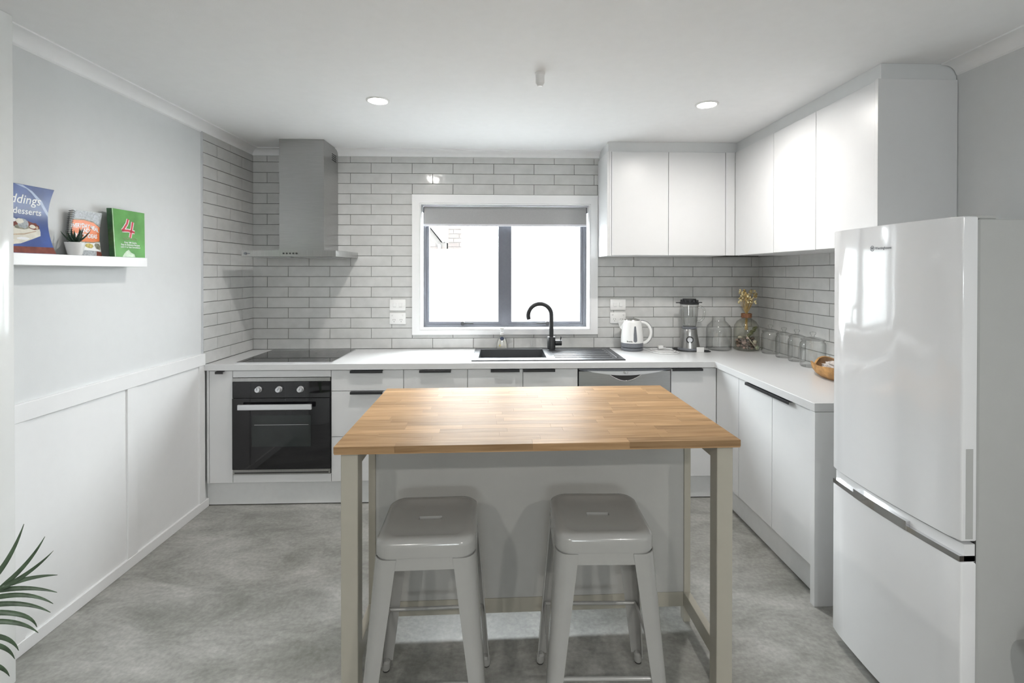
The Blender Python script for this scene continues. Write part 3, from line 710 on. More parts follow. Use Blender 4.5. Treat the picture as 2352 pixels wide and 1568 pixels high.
# handle zone between the doors
def band(z0, z1, off, ya=FY0+.003, yb=FY1-.003, xb=3.238, n=16):
    ys = [ya+(yb-ya)*i/n for i in range(n+1)]
    bm = bmesh.new(); prism(bm, [(xb, ya), *[(bow(y)+off, y) for y in ys], (xb, yb)], 'Z', z0, z1); return bm
obj('handle_ledge', band(.6325, .6835, .012), 'fridge', fg)
obj('handle_strip', band(.6335, .650, -.0015), 'chrome', d2, label='chrome strip along the freezer door')
obj('handle_grip', band(.6335, .664, -.003, -2.175, -1.9335), 'chrome', d2, label='taller chrome grip in the strip')
obj('door_seal', B(3.2385, 3.2443, FY0+.006, FY1-.006, .05, 1.63), 'dark', fg)
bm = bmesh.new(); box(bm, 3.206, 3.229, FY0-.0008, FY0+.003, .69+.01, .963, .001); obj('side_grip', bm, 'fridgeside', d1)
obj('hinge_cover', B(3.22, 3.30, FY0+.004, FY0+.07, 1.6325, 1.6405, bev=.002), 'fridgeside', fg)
LG = bmesh.new()
LY, LZ = -2.024, 1.5605
n = 24
ring = [(LY+.010*math.cos(2*math.pi*i/n), LZ+.010*math.sin(2*math.pi*i/n)) for i in range(n)]
rin = [(LY+.0078*math.cos(2*math.pi*i/n), LZ+.0078*math.sin(2*math.pi*i/n)) for i in range(n)]
a = [LG.verts.new((bow(y)-.0008, y, z)) for y, z in ring]; b = [LG.verts.new((bow(y)-.0008, y, z)) for y, z in rin]
for i in range(n): LG.faces.new((a[i], a[(i+1) % n], b[(i+1) % n], b[i]))
merge(LG, orient(text_bm('W', .011, 'CENTER', bold=.0004), (bow(LY)-.001, LY, LZ-.003), (0, -1, 0), (0, 0, 1)))
for y in (LY-.0035, LY+.0035, LY): box(LG, bow(y)-.001, bow(y)-.0004, y-.002, y+.002, LZ-.0058, LZ-.0045)
bm = text_bm('Westinghouse', .0125, 'LEFT', extrude=0, bold=.0003)
for v in bm.verts: y = -2.0375-v.co.x; v.co = Vector((bow(y)-.0012, y, LZ-.004+v.co.y))
merge(LG, bm)
obj('badge', LG, 'plasticgrey', d1, label='small dark round emblem and lettering')

# ------------------------------------------------------------------ island
IX, IY, IR = 1.9869, -1.6747, math.radians(.95)
il = thing('kitchen_island', 'kitchen island with butcher-block oak top on off-white legs', 'kitchen island', (IX, IY, 0), IR)
def lobj(name, bm, mt, par=il, smooth=None, label=None): return obj(name, bm, mt, par, smooth, world=False, label=label)
HW, HD, ZI = .687, .4075, .9
tt = lobj('tabletop', B(-HW+.0015, HW-.0015, -HD+.0015, HD-.0015, ZI-.026, ZI-.022), 'oak', label='oiled oak butcher-block top')
rows = 19; rw = 2*HD/rows; rnd = random.Random(11)
for r in range(rows):
    y0 = -HD+r*rw; x = -HW-rnd.random()*.35
    while x < HW-.03:
        ln = rnd.uniform(.20, .48); a, b = max(x, -HW), min(x+ln, HW); x += ln
        if b-a < .06: a_carry = a; x0_ = a; ln = rnd.uniform(.22, .40); b = min(a+ln, HW); x = b
        if HW-b < .08: b = HW; x = HW
        lobj('stave', B(a+.00012, b-.00012, y0+.00012, y0+rw-.00012, ZI-.0218, ZI, bev=.0002), 'oak', tt)
LO = HW-.0175; LI = LO-.056; ZL = ZI-.0265
for s in (-1, 1):
    lobj('leg', B(s*LI, s*LO, -HD+.02, -HD+.076, 0, ZL, bev=.002), 'island')
    xo, xi = s*LO, s*(LO-.028)
    lobj('side_post', B(xi, xo, -.025, .013, 0, ZL, bev=.0015), 'island')
    lobj('side_post', B(xi, xo, HD-.075, HD-.02, 0, ZL, bev=.0015), 'island')
    lobj('side_panel', B(xi+s*.006, xo-s*.004, .014, HD-.0755, .085, ZL), 'islandpanel')
    lobj('bottom_rail', B(xi, xo, -HD+.0765, -.0255, .064, .126, bev=.0015), 'island')
    lobj('top_side_rail', B(s*(LO-.052), xo, -HD+.0765, -.0255, .816, ZL, bev=.0015), 'island')
XP = LO-.0285
lobj('back_panel', B(-XP, XP, -.021, -.010, .127, ZL), 'islandpanel')
lobj('back_rail', B(-XP, XP, -.022, -.004, .065, .1255, bev=.001), 'island')
lobj('shelf', B(-XP+.001, XP-.001, -.008, HD-.03, .50, .52), 'islandpanel')
lobj('top_rail', B(-XP, XP, HD-.05, HD-.03, ZL-.06, ZL), 'island')

# ------------------------------------------------------------------ stools
def make_stool():
    t = thing('bar_stool', '', 'stool', (0, 0, 0))
    ST = .662; h = .152; ft = .198
    # seat : rounded square pan with rolled edge
    def rsq(hw, rc, z, n=6):
        out = []
        for cx, cy, a0 in ((1, 1, 0), (-1, 1, 90), (-1, -1, 180), (1, -1, 270)):
            for i in range(n+1):
                a = math.radians(a0+90*i/n); out.append((cx*(hw-rc)+rc*math.cos(a), cy*(hw-rc)+rc*math.sin(a), z))
        return out
    bm = bmesh.new()
    prof = [(h+.003, .052, ST-.052), (h+.003, .052, ST-.022), (h, .05, ST-.010), (h-.010, .046, ST-.002), (h-.022, .04, ST), (h-.034, .036, ST-.002), (h-.044, .034, ST-.006), (h-.075, .028, ST-.007)]
    rings = [[bm.verts.new(p) for p in rsq(*q)] for q in prof]
    for a, b in zip(rings, rings[1:]):
        k = len(a)
        for i in range(k): bm.faces.new((a[i], a[(i+1) % k], b[(i+1) % k], b[i]))
    # seat centre with hand slot
    last = rings[-1]; k = len(last); n = k
    sl = []
    for p in last:
        a = math.atan2(p.co.y, p.co.x)
        ex = .030 if math.cos(a) >= 0 else -.030
        sl.append((ex*min(1, abs(math.cos(a))*1.6)+.009*math.cos(a), .010*math.sin(a)/max(.35, abs(math.sin(a))) if abs(math.sin(a)) > .3 else .010*math.sin(a)/.3))
    sv = [bm.verts.new((x, y, ST-.007)) for x, y in sl]
    for i in range(k): bm.faces.new((last[i], last[(i+1) % k], sv[(i+1) % k], sv[i]))
    sd = [bm.verts.new((v.co.x, v.co.y, ST-.018)) for v in sv]
    for i in range(k): bm.faces.new((sv[i], sv[(i+1) % k], sd[(i+1) % k], sd[i]))
    o = obj('seat', bm, 'stool', t, 50, world=False)
    # apron
    bm = bmesh.new()
    z0, z1 = ST-.088, ST-.050
    rr_ = [rsq(h-.001, .05, z1), rsq(h+.004, .05, z0), rsq(h+.001, .047, z0), rsq(h-.004, .047, z1)]
    rv = [[bm.verts.new(p) for p in r] for r in rr_]
    for a, b in zip(rv, rv[1:]+rv[:1]):
        k = len(a)
        for i in range(k): bm.faces.new((a[i], a[(i+1) % k], b[(i+1) % k], b[i]))
    obj('apron', bm, 'stool', t, 50, world=False)
    # legs: tapered folded sheet, L-section with rounded outer corner
    def leg(sx, sy):
        bm = bmesh.new(); rings = []
        for f in (0, .12, .4, .75, 1):
            z = (ST-.056)*(1-f)+.030*f
            c = (h+.003)*(1-f)+(ft)*f; wd = .070*(1-f)+.036*f; th = .0035; rc = min(.042*(1-f)+.016*f, wd*.8)
            outer = [(c-wd, c)]+[(c-rc+rc*math.cos(math.radians(90-18*i)), c-rc+rc*math.sin(math.radians(90-18*i))) for i in range(6)]+[(c, c-wd)]
            ri = rc-th
            inner = [(c-th, c-wd)]+[(c-rc+ri*math.cos(math.radians(18*i)), c-rc+ri*math.sin(math.radians(18*i))) for i in range(6)]+[(c-wd, c-th)]
            rings.append([bm.verts.new((sx*x, sy*y, z)) for x, y in outer+inner])
        for a, b in zip(rings, rings[1:]):
            k = len(a)
            for i in range(k): bm.faces.new((a[i], a[(i+1) % k], b[(i+1) % k], b[i]))
        bm.faces.new(rings[0]); bm.faces.new(rings[-1][::-1])
        lg = obj('leg', bm, 'stool', t, 40, world=False)
        bm = bmesh.new(); x, y = sx*(ft-.013), sy*(ft-.013)
        lathe(bm, [(.010, .040), (.016, .034), (.016, .012), (.013, .0055)], (x, y, 0), 14); obj('foot_sleeve', bm, 'stool', lg, 40, world=False)
        bm = bmesh.new(); lathe(bm, [(.0125, .0054), (.0125, .0015), (.009, 0)], (x, y, 0), 14); obj('rubber_foot', bm, 'rubber', lg, 40, world=False)
    for sx in (-1, 1):
        for sy in (-1, 1): leg(sx, sy)
    # rails between legs
    zr = .235; f = 1-(zr-.03)/(ST-.086); c = (h+.003)*(1-f)+ft*f-.012
    for p0, p1 in (((-c, -c), (c, -c)), ((-c, c), (c, c)), ((-c, -c), (-c, c)), ((c, -c), (c, c))):
        bm = bmesh.new(); dx, dy = p1[0]-p0[0], p1[1]-p0[1]
        pts = [(p0[0]+dx*q, p0[1]+dy*q, zr) for q in (0, .5, 1)]
        tube(bm, pts, .0065, 8); obj('rail', bm, 'stool', t, 60, world=False)
    return t
st1 = make_stool(); st1.location = (1.622, -2.078, 0); st1.rotation_euler.z = math.radians(1.5)
st1['label'] = 'light grey metal bar stool under the oven end of the island'; st1['group'] = 'metal stools at the island'
st2 = copy_tree(st1); st2.location = (2.186, -2.072, 0); st2.rotation_euler.z = math.radians(-1.5)
st2['label'] = 'light grey metal bar stool under the fridge end of the island'

# ------------------------------------------------------------------ ceiling fittings
def downlight(label, x, y, e=DOWNLIGHT):
    t = thing('downlight', label, 'light', (x, y, CEIL), 0, 'recessed ceiling downlights')
    bm = bmesh.new(); lathe(bm, [(.050, 0), (.062, 0), (.062, -.002), (.052, -.005), (.050, -.004)], (x, y, CEIL-.0005), 32, False, False); obj('trim_ring', bm, 'plastic', t, 40)
    bm = bmesh.new(); lathe(bm, [(.0498, -.0008), (.0498, -.003), (0, -.0035)], (x, y, CEIL), 32); obj('diffuser', bm, 'lamp', t)
    l = bpy.data.lights.new('downlight_lamp', 'AREA'); l.shape = 'DISK'; l.size = .095; l.energy = e; l.color = (1, .965, .92)
    l.spread = math.radians(168)
    o = bpy.data.objects.new('downlight_lamp', l); COL.objects.link(o); o.location = (0, 0, -.008); o.parent = t
downlight('round recessed downlight in the ceiling toward the range hood', 1.199, -1.08)
downlight('round recessed downlight in the ceiling toward the wall cabinets', 2.975, -1.09)
downlight('recessed downlight in the living room ceiling on the passage side', 1.0, -4.9, DOWNLIGHT*2.2)
downlight('recessed downlight in the living room ceiling on the fridge side', 2.95, -4.9, DOWNLIGHT*2.2)
sd = thing('ceiling_sensor', 'small white cylindrical heat detector on the ceiling', 'detector', (2.035, -1.47, CEIL))
bm = bmesh.new(); lathe(bm, [(.024, -.0003), (.024, -.006), (.0205, -.008), (.020, -.045), (.016, -.050)], (2.035, -1.47, CEIL), 24, True, False); obj('body', bm, 'plastic', sd, 40)
bm = bmesh.new(); lathe(bm, [(.0155, -.0502), (.0155, -.054), (.010, -.060), (0, -.061)], (2.035, -1.47, CEIL), 20); obj('cap', bm, 'plastic', sd, 40)

# ------------------------------------------------------------------ shelf and things on it
SZ = 1.548; SB = 1.5005
sh = thing('picture_ledge', 'long white floating ledge on the wall above the wainscot', 'shelf', (0.05, -1.5, SB))
obj('shelf_board', B(.001, .098, -1.899, -1.2195, SB, SZ-.003, bev=.0012), 'wallwhite', sh)
SP = SZ-.0025
# blue magazine (bowed), spans along Y, cover faces +X
def curved(fn, u0, u1, v0, v1, nu, nv, th):
    bm = bmesh.new(); f = [[bm.verts.new(fn(u0+(u1-u0)*i/nu, v0+(v1-v0)*j/nv, 0)) for j in range(nv+1)] for i in range(nu+1)]
    b = [[bm.verts.new(fn(u0+(u1-u0)*i/nu, v0+(v1-v0)*j/nv, -th)) for j in range(nv+1)] for i in range(nu+1)]
    for i in range(nu):
        for j in range(nv):
            bm.faces.new((f[i][j], f[i+1][j], f[i+1][j+1], f[i][j+1])); bm.faces.new((b[i][j], b[i][j+1], b[i+1][j+1], b[i+1][j]))
    for i in range(nu):
        bm.faces.new((f[i][0], b[i][0], b[i+1][0], f[i+1][0])); bm.faces.new((f[i][nv], f[i+1][nv], b[i+1][nv], b[i][nv]))
    for j in range(nv):
        bm.faces.new((f[0][j], f[0][j+1], b[0][j+1], b[0][j])); bm.faces.new((f[nu][j], b[nu][j], b[nu][j+1], f[nu][j+1]))
    return bm
BH = .258; BWd = .205
def fblue(u, v, o):      # u 0..BWd along Y, v 0..BH up
    t = max(0, min(1, v/BH))
    x = .078*(1-t)**2+.010*2*t*(1-t)+.058*t*t
    sl = (-.078*2*(1-t)+.010*2*(1-2*t)+.058*2*t)/BH
    nx, nz = 1/math.hypot(1, sl), -sl/math.hypot(1, sl)
    return Vector((x+o*nx, -1.898+u+(.014*t), SP+.0005+v+o*nz))
bk = thing('cookbook', 'blue pudding and dessert cookbook with a bowed cover on the ledge', 'book', (.05, -1.79, SP))
bc = obj('cover', curved(fblue, 0, BWd, 0, BH, 6, 14, .003), 'bblue', bk, 40)
obj('pages', curved(lambda u, v, o: fblue(u, v, o-.0032), .001, BWd-.002, .001, BH-.002, 4, 12, .006), 'paper', bk, 40)
def dec(name, poly, fn, mt, par, cuts=2, off=.0005): return obj(name, decal(poly, fn, cuts, off), mt, par)
dec('maroon_band', [(.0005, .0005), (BWd-.0005, .0005), (BWd-.0005, .026), (.0005, .024)], fblue, 'bmaroon', bc)
def round_poly(cx, cy, rx, ry, n=14, jit=.12, seed=1):
    q = random.Random(seed); return [(cx+rx*math.cos(2*math.pi*k/n)*(1+q.uniform(-jit, jit)), cy+ry*math.sin(2*math.pi*k/n)*(1+q.uniform(-jit, jit))) for k in range(n)]
dec('cake_picture', [(.0, .028), (.04, .031), (.075, .036), (.10, .045), (.13, .056), (.155, .066), (.165, .070), (.168, .085), (.165, .105), (.14, .112), (.10, .116), (.05, .118), (.0, .12)], fblue, 'bcream', bc, 3, .0004)
dec('pastry_picture', [(.0, .104), (.03, .099), (.06, .102), (.09, .095), (.12, .098), (.145, .092), (.166, .097), (.165, .110), (.14, .119), (.11, .128), (.08, .127), (.05, .132), (.02, .129), (.0, .131)], fblue, 'bmaroon', bc, 3, .0006)
dec('pastry_picture', [(.02, .060), (.06, .067), (.10, .071), (.15, .086), (.151, .089), (.10, .0755), (.06, .071), (.02, .064)], fblue, 'btan', bc, 3, .0006)
for q_, (cx_, cy_, rx_, ry_, mt_) in enumerate(((.035, .112, .020, .010, 'bcream'), (.018, .095, .016, .007, 'bwhite'), (.138, .104, .012, .008, 'bcream'), (.155, .101, .006, .006, 'btan'), (.05, .097, .010, .005, 'bfood'),
        (.06, .124, .016, .008, 'bwhite'), (.148, .114, .008, .005, 'bmaroon'), (.095, .100, .030, .010, 'bfood'), (.100, .114, .024, .019, 'bgrey'), (.088, .122, .016, .010, 'bcream'), (.03, .048, .022, .009, 'bwhite'), (.09, .055, .025, .006, 'bwhite'))):
    dec('dessert_picture', round_poly(cx_, cy_, rx_, ry_, seed=q_), fblue, mt_, bc, 2, .0008+.0001*q_)
dec('sheen_band', [(.045, BH-.001), (.075, BH-.001), (.12, .232), (.165, .198), (BWd-.001, .150), (BWd-.001, .166), (.17, .208), (.12, .240), (.10, BH-.001), (.115, BH-.001)][:8], fblue, 'bbluel', bc, 3, .0005)
bm = mapped_text('puddings', .047, -.002, .190, fblue, bold=.0004, spacing=1.02); obj('title', bm, 'bwhite', bc)
bm = mapped_text('and desserts', .034, .004, .150, fblue, bold=.0003, spacing=1.0); obj('title', bm, 'bwhite', bc)
# spiral book
SH_, SW_ = .197, .150; SPY0, SPDY = -1.578, .018
def fsp(u, v, o):
    t = v/SH_; x = .044*(1-t)+.032*t-.018*math.sin(math.pi*t)*.6
    sl = (-.012-.018*.6*math.pi*math.cos(math.pi*t))/SH_
    k = math.hypot(1, sl)
    return Vector((x+o/k, SPY0+SPDY*t+u, SP+.0005+v-o*sl/k))
sb = thing('cookbook', 'spiral-bound snack cookbook with an orange title band on the ledge', 'book', (.05, -1.51, SP))
sc = obj('cover', curved(fsp, 0, SW_, 0, SH_, 5, 12, .002), 'bwhite', sb, 40)
obj('pages', curved(lambda u, v, o: fsp(u, v, o-.0022), .004, SW_-.002, .001, SH_-.002, 4, 10, .010), 'paper', sb, 40)
bm = bmesh.new()
for i in range(22):
    v = .008+i*(SH_-.016)/21; c = fsp(.002, v, -.006)
    tube(bm, [(c.x+.011*math.cos(a), c.y+.009*math.sin(a), c.z) for a in [2*math.pi*q/10 for q in range(11)]], .0012, 5, False)
obj('spiral_binding', bm, 'coil', sb, 60)
dec('photo_band', [(.0, .150), (SW_, .128), (SW_, SH_-.0005), (.0, SH_-.0005)], fsp, 'bgrey', sc, 3)
band_ = [(.004, .150)]+[(.004+(SW_-.006)*i/8, .150+.014*math.sin(math.pi*(i/8)*.8)-.020*(i/8)**2) for i in range(9)]
dec('dark_outline', [(.003, .066), (.06, .058), (.11, .058), (SW_-.001, .064)]+[(SW_-.001, .134), (.11, .155), (.06, .162), (.003, .158)], fsp, 'bfood', sc, 3, .0006)
dec('orange_band', [(.004, .070), (.06, .062), (.11, .062), (SW_-.002, .068)]+[(SW_-.002, .130), (.11, .150), (.06, .157), (.004, .153)], fsp, 'borange', sc, 3, .0009)
for s, sz, u, v in (('EVERYDAY MEAL', .0205, .071, .124), ('AND', .021, .072, .103), ('SNACK IDEAS', .021, .074, .080)):
    bm = text_bm(s, sz, 'CENTER', extrude=0, bold=.0007, spacing=.98)
    for w in bm.verts:
        yy = w.co.y*1.2-(.010 if 'EV' in s else 0)*((w.co.x/.07)**2)+(-.004*w.co.x/.07 if 'EV' in s else 0); w.co = fsp(u+w.co.x*.95, v+yy, .0014+w.co.z)
    obj('title', bm, 'bwhite', sc)
dec('food_picture', [(.066, .043), (.08, .036), (.10, .034), (.112, .042), (.108, .052), (.09, .056), (.075, .054)], fsp, 'byellow', sc, 2, .0008)
dec('food_picture', [(.118, .050), (.125, .034), (.145, .028), (.149, .045), (.140, .057), (.124, .058)], fsp, 'bfood', sc, 2, .0008)
dec('food_picture', [(.02, .05), (.05, .04), (.06, .05), (.05, .058), (.03, .06)], fsp, 'borange', sc, 2, .0008)
dec('photo_band', [(.04, .001), (SW_-.001, .001), (SW_-.001, .022), (.04, .026)], fsp, 'bgrey', sc, 2, .0008)
dec('food_picture', [(.12, .001), (SW_-.001, .001), (SW_-.001, .018), (.125, .022)], fsp, 'bmaroon', sc, 2, .0012)
# green book
GH, GWd = .226, .190
gb = thing('cookbook', 'thick green cookbook with a large red number four on the ledge', 'book', (.05, -1.3, SP))
def fgr(u, v, o):
    t = v/GH; x = .083-.030*t; y = -1.404+.022*t
    return Vector((x+o, y+u*(1+.09*t), SP+.0005+v))
def solid(fn, u0, u1, v0, v1, o0, o1):
    bm = bmesh.new(); P = [bm.verts.new(fn(*q)) for q in ((u0, v0, o0), (u1, v0, o0), (u1, v1, o0), (u0, v1, o0), (u0, v0, o1), (u1, v0, o1), (u1, v1, o1), (u0, v1, o1))]
    for f in ((0, 1, 2, 3), (4, 5, 6, 7), (0, 1, 5, 4), (1, 2, 6, 5), (2, 3, 7, 6), (3, 0, 4, 7)): bm.faces.new([P[i] for i in f])
    return bm
gc = obj('cover', solid(fgr, 0, GWd, 0, GH, -.002, 0), 'bgreen', gb)
obj('back_cover', solid(fgr, 0, GWd, 0, GH, -.024, -.022), 'bgreend', gb)
obj('pages', solid(fgr, .0035, GWd-.003, .002, GH-.003, -.0218, -.0022), 'paper', gb)
obj('spine', solid(fgr, -.0005, .003, 0, GH, -.0219, -.0021), 'bgreend', gb)
dec('white_edge_line', [(.0005, .0005), (.004, .0005), (.004, GH-.0005), (.0005, GH-.0005)], fgr, 'bpale', gc, 1)
def stroke(pts, w):
    L_, R2 = [], []
    for i, p in enumerate(pts):
        a = Vector(pts[max(i-1, 0)]); b = Vector(pts[min(i+1, len(pts)-1)]); d_ = (b-a).normalized(); n_ = Vector((-d_.y, d_.x))*w
        L_.append(Vector(p)+n_); R2.append(Vector(p)-n_)
    return [(q.x, q.y) for q in L_+R2[::-1]]
four = [[(.088, .183), (.080, .160), (.058, .131), (.050, .125)], [(.050, .126), (.085, .128), (.125, .122)], [(.115, .172), (.108, .140), (.097, .094)]]
for st in four: dec('numeral_outline', stroke(st, .0088), fgr, 'bwhite', gc, 1, .0005)
for st in four: dec('numeral', stroke(st, .0054), fgr, 'bred', gc, 1, .0009)
for s, v, sz in (('INGREDIENTS', .083, .014), ('Over 340 Quick,', .0665, .0115), ('Easy & Delicious Recipes', .0555, .0115), ('using 4 or less Ingredients', .0445, .0115)):
    bm = text_bm(s, sz, 'CENTER', extrude=0, bold=.0002)
    for w in bm.verts: w.co = fgr(.098+w.co.x, v+w.co.y, .0008+w.co.z)
    obj('lettering', bm, 'bfaint' if s == 'INGREDIENTS' else 'bwhite', gc)
dec('food_picture', [(.045, .001), (.125, .001), (.12, .015), (.10, .022), (.085, .036), (.07, .028), (.055, .014)], fgr, 'bpale', gc, 2)
# succulent
su = thing('succulent', 'small dark spiky succulent in a white pot on the ledge', 'plant', (.0695, -1.598, SP))
bm = bmesh.new(); lathe(bm, [(.0, .001), (.022, .001), (.024, .004), (.034, .052), (.034, .054), (.031, .054), (.028, .046), (0, .046)], (0, 0, 0), 28); obj('pot', bm, 'pot', su, 40, world=False)
bm = bmesh.new(); lathe(bm, [(.0277, .0465), (.02, .049), (0, .0495)], (0, 0, 0), 18); obj('soil', bm, 'soil', su, 60, world=False)
rs = random.Random(3)
for i in range(12):
    a = i*2.4+.5; el = 1.2-.075*i+rs.uniform(-.1, .1); ln = .050+rs.uniform(0, .027)
    pts = []; rad = []
    for q in range(6):
        f = q/5; e = el+.25*f
        pts.append((math.cos(a)*(.004+ln*f*math.cos(e)), math.sin(a)*(.004+ln*f*math.cos(e)), .052+ln*f*math.sin(e))); rad.append(.0075*(1-f)**.7*(1-.15*(f < .05))+.0004)
    bm = bmesh.new(); tube(bm, pts, rad, 6, flat=.6); obj('leaf', bm, 'succ', su, 60, world=False)

# ------------------------------------------------------------------ things on the worktop
ZW = ZT+.0005
# soap
sp = thing('soap_bottle', 'clear pump soap bottle with a dark round label behind the sink', 'bottle', (1.862, -.0335, ZW))
bm = bmesh.new(); prof = [(.038, .0), (.041, .006), (.040, .03), (.034, .062), (.024, .086), (.014, .097), (.012, .104)]
bm2 = lathe(bmesh.new(), prof, (0, 0, 0), 28); bm2.transform(Matrix.Diagonal((1, .52, 1, 1))); obj('bottle', bm2, 'glass', sp, 50, world=False)
bm2 = lathe(bmesh.new(), [(r*.93, z*.8+.002) for r, z in prof[:5]], (0, 0, 0), 24); bm2.transform(Matrix.Diagonal((1, .5, 1, 1))); obj('liquid', bm2, 'soap', sp, 50, world=False)
bm = bmesh.new(); lathe(bm, [(.0135, .1045), (.0135, .121), (.006, .123), (.0055, .150)], (0, 0, 0), 18); pc = obj('pump_collar', bm, 'plastic', sp, 40, world=False)
bm = bmesh.new(); box(bm, -.017, .017, -.028, .010, .1505, .160, .003, 2); obj('pump_head', bm, 'plastic', sp, 40, world=False)
bm = bmesh.new(); lathe(bm, [(0, 0), (.0145, 0), (.0145, .0008), (0, .0008)], n=24); bm.transform(Matrix.Translation((0, -.0165, .078)) @ Matrix.Rotation(math.radians(68), 4, 'X')); obj('round_label', bm, 'navy', sp, None, world=False)
bm = bmesh.new(); lathe(bm, [(0, 0), (.008, 0), (.008, .0008), (0, .0008)], n=16); bm.transform(Matrix.Translation((-.016, -.0205, .027)) @ Matrix.Rotation(math.radians(85), 4, 'X') @ Matrix.Diagonal((.6, 1, 1, 1))); obj('fruit_print', bm, 'byellow', sp, None, world=False)

# kettle
kt = thing('kettle', 'white plastic electric kettle with dark grey base', 'kettle', (2.826, -.125, ZW), -.16)
bm = bmesh.new(); lathe(bm, [(.072, 0), (.079, .004), (.080, .018), (.074, .023)], n=36); obj('power_base', bm, 'plasticgrey', kt, 40, world=False)
bm = bmesh.new(); lathe(bm, [(.070, .0235), (.080, .028), (.0815, .058)], n=36, cap1=False); obj('lower_band', bm, 'plasticgrey', kt, 40, world=False)
bm = bmesh.new(); lathe(bm, [(.0815, .0583), (.0805, .10), (.075, .16), (.068, .205), (.064, .218), (.060, .221)], n=36); kb = obj('body', bm, 'plastic', kt, 40, world=False)
bm = bmesh.new(); lathe(bm, [(.058, .2212), (.055, .227), (.03, .235), (0, .237)], n=30); obj('lid', bm, 'steel', kt, 40, world=False)
bm = bmesh.new()
v = [bm.verts.new(p) for p in ((-.058, -.030, .216), (-.058, .030, .216), (-.104, .008, .212), (-.104, -.008, .212), (-.068, -.022, .145), (-.068, .022, .145), (-.088, 0, .165))]
for f in ((0, 1, 2, 3), (1, 5, 6, 2), (0, 3, 6, 4), (3, 2, 6), (4, 6, 5), (0, 4, 5, 1)): bm.faces.new([v[i] for i in f])
obj('spout', bm, 'plastic', kt, 30, world=False)
hp = []
for i in range(15):
    a = math.radians(100-i*190/14); hp.append((.072+.066*max(-.25, math.cos(a)), 0, .130+.078*math.sin(a)))
bm = bmesh.new(); tube(bm, hp, .0115, 12, flat=None); hd = obj('handle', bm, 'plastic', kt, 60, world=False)
bm = bmesh.new(); tube(bm, [(p[0]+.0085*max(.2, math.cos(math.radians(100-i*190/14))), 0, p[2]+.0095*math.sin(math.radians(100-i*190/14))) for i, p in enumerate(hp[:13])], .0052, 8); obj('grip_strip', bm, 'plasticgrey', hd, 60, world=False)
def kfn(u, v, o):   # on kettle front
    KP = [(.0815, .0583), (.0805, .10), (.075, .16), (.068, .205), (.064, .218)]; z = v; r = KP[-1][0]
    for (r0, z0), (r1, z1) in zip(KP, KP[1:]):
        if z0 <= z <= z1: r = r0+(r1-r0)*(z-z0)/(z1-z0); break
        if z < z0: r = r0; break
    r += o; a = -math.pi/2+u/.078
    return Vector((r*math.cos(a), r*math.sin(a), z))
gw = [(.010, .068)]+[(.016+.0135*math.cos(math.radians(a)), .081+.0135*math.sin(math.radians(a))) for a in range(200, 345, 24)]+[(.027, .12), (.024, .17)]+[(.0165+.0075*math.cos(math.radians(a)), .176+.0075*math.sin(math.radians(a))) for a in range(10, 180, 28)]+[(.008, .17), (.004, .12)]
dec_ = decal(gw[1:], kfn, 3, .0012); obj('water_gauge', dec_, 'plasticgrey', kb, None, world=False)
bm = mapped_text('Breville', .0135, -.044, .068, kfn, off=.0009, bold=.0003); obj('lettering', bm, 'dark', kb, None, world=False)

# white cable coil
cb = thing('appliance_cable', 'coiled white power cable with plug lying beside the kettle', 'cable', (3.04, -.2, ZW))
pts = [(2.905, -.10), (2.93, -.16), (2.945, -.25), (2.99, -.31), (3.07, -.325), (3.12, -.28), (3.128, -.20), (3.12, -.12), (3.08, -.085), (3.0, -.10), (2.955, -.16), (2.962, -.24), (3.02, -.295), (3.09, -.28), (3.108, -.20), (3.09, -.13), (3.05, -.105)]
fine = []
for i in range(len(pts)-1):
    p0, p1, p2, p3 = [Vector(pts[max(0, min(len(pts)-1, i+q))]) for q in (-1, 0, 1, 2)]
    for q in range(5):
        t = q/5; fine.append(.5*((2*p1)+(p2-p0)*t+(2*p0-5*p1+4*p2-p3)*t*t+(3*p1-p0-3*p2+p3)*t**3))
bm = bmesh.new(); nF = len(fine); tube(bm, [(p.x, p.y, ZW+.0035+(.0075 if i > nF*.55 else 0)*min(1, abs(i-nF*.55)/4)) for i, p in enumerate(fine)], .0032, 6); obj('cord', bm, 'cable', cb, 60)
bm = bmesh.new(); box(bm, 3.03, 3.066, -.118, -.092, ZW+.004, ZW+.030, .004, 2); pl = obj('plug', bm, 'plastic', cb, 40)
for x in (3.0655,): 
    for dy in (-.006, .006): 
        bm = bmesh.new(); box(bm, x, x+.017, -.105+dy-.001, -.105+dy+.001, ZW+.014, ZW+.020); obj('pin', bm, 'chrome', pl)

# blender
BX, BY = 3.257, -.125
bd = thing('blender', 'stainless steel blender with clear jug and black lid', 'blender', (BX, BY, ZW), -.3)
bm = bmesh.new(); lathe(bm, [(.076, 0), (.080, .004), (.080, .012), (.076, .018)], n=32); obj('foot_ring', bm, 'plasticgrey', bd, 40, world=False)
bm = bmesh.new(); lathe(bm, [(.076, .0185), (.074, .030), (.066, .075), (.058, .120), (.055, .150), (.052, .156)], n=36); mb = obj('motor_base', bm, 'steel', bd, 40, world=False)
bm = bmesh.new(); lathe(bm, [(.050, .1565), (.053, .160), (.053, .170), (.048, .174)], n=32); obj('collar', bm, 'plasticgrey', bd, 40, world=False)
bm = bmesh.new(); lathe(bm, [(.020, .0), (.020, .005), (.026, .006), (.026, .0)], n=28, cap0=False, cap1=False); bm.transform(Matrix.Translation((0, -.0655, .083)) @ Matrix.Rotation(math.radians(98), 4, 'X')); obj('dial_ring', bm, 'black', mb, 40, world=False)
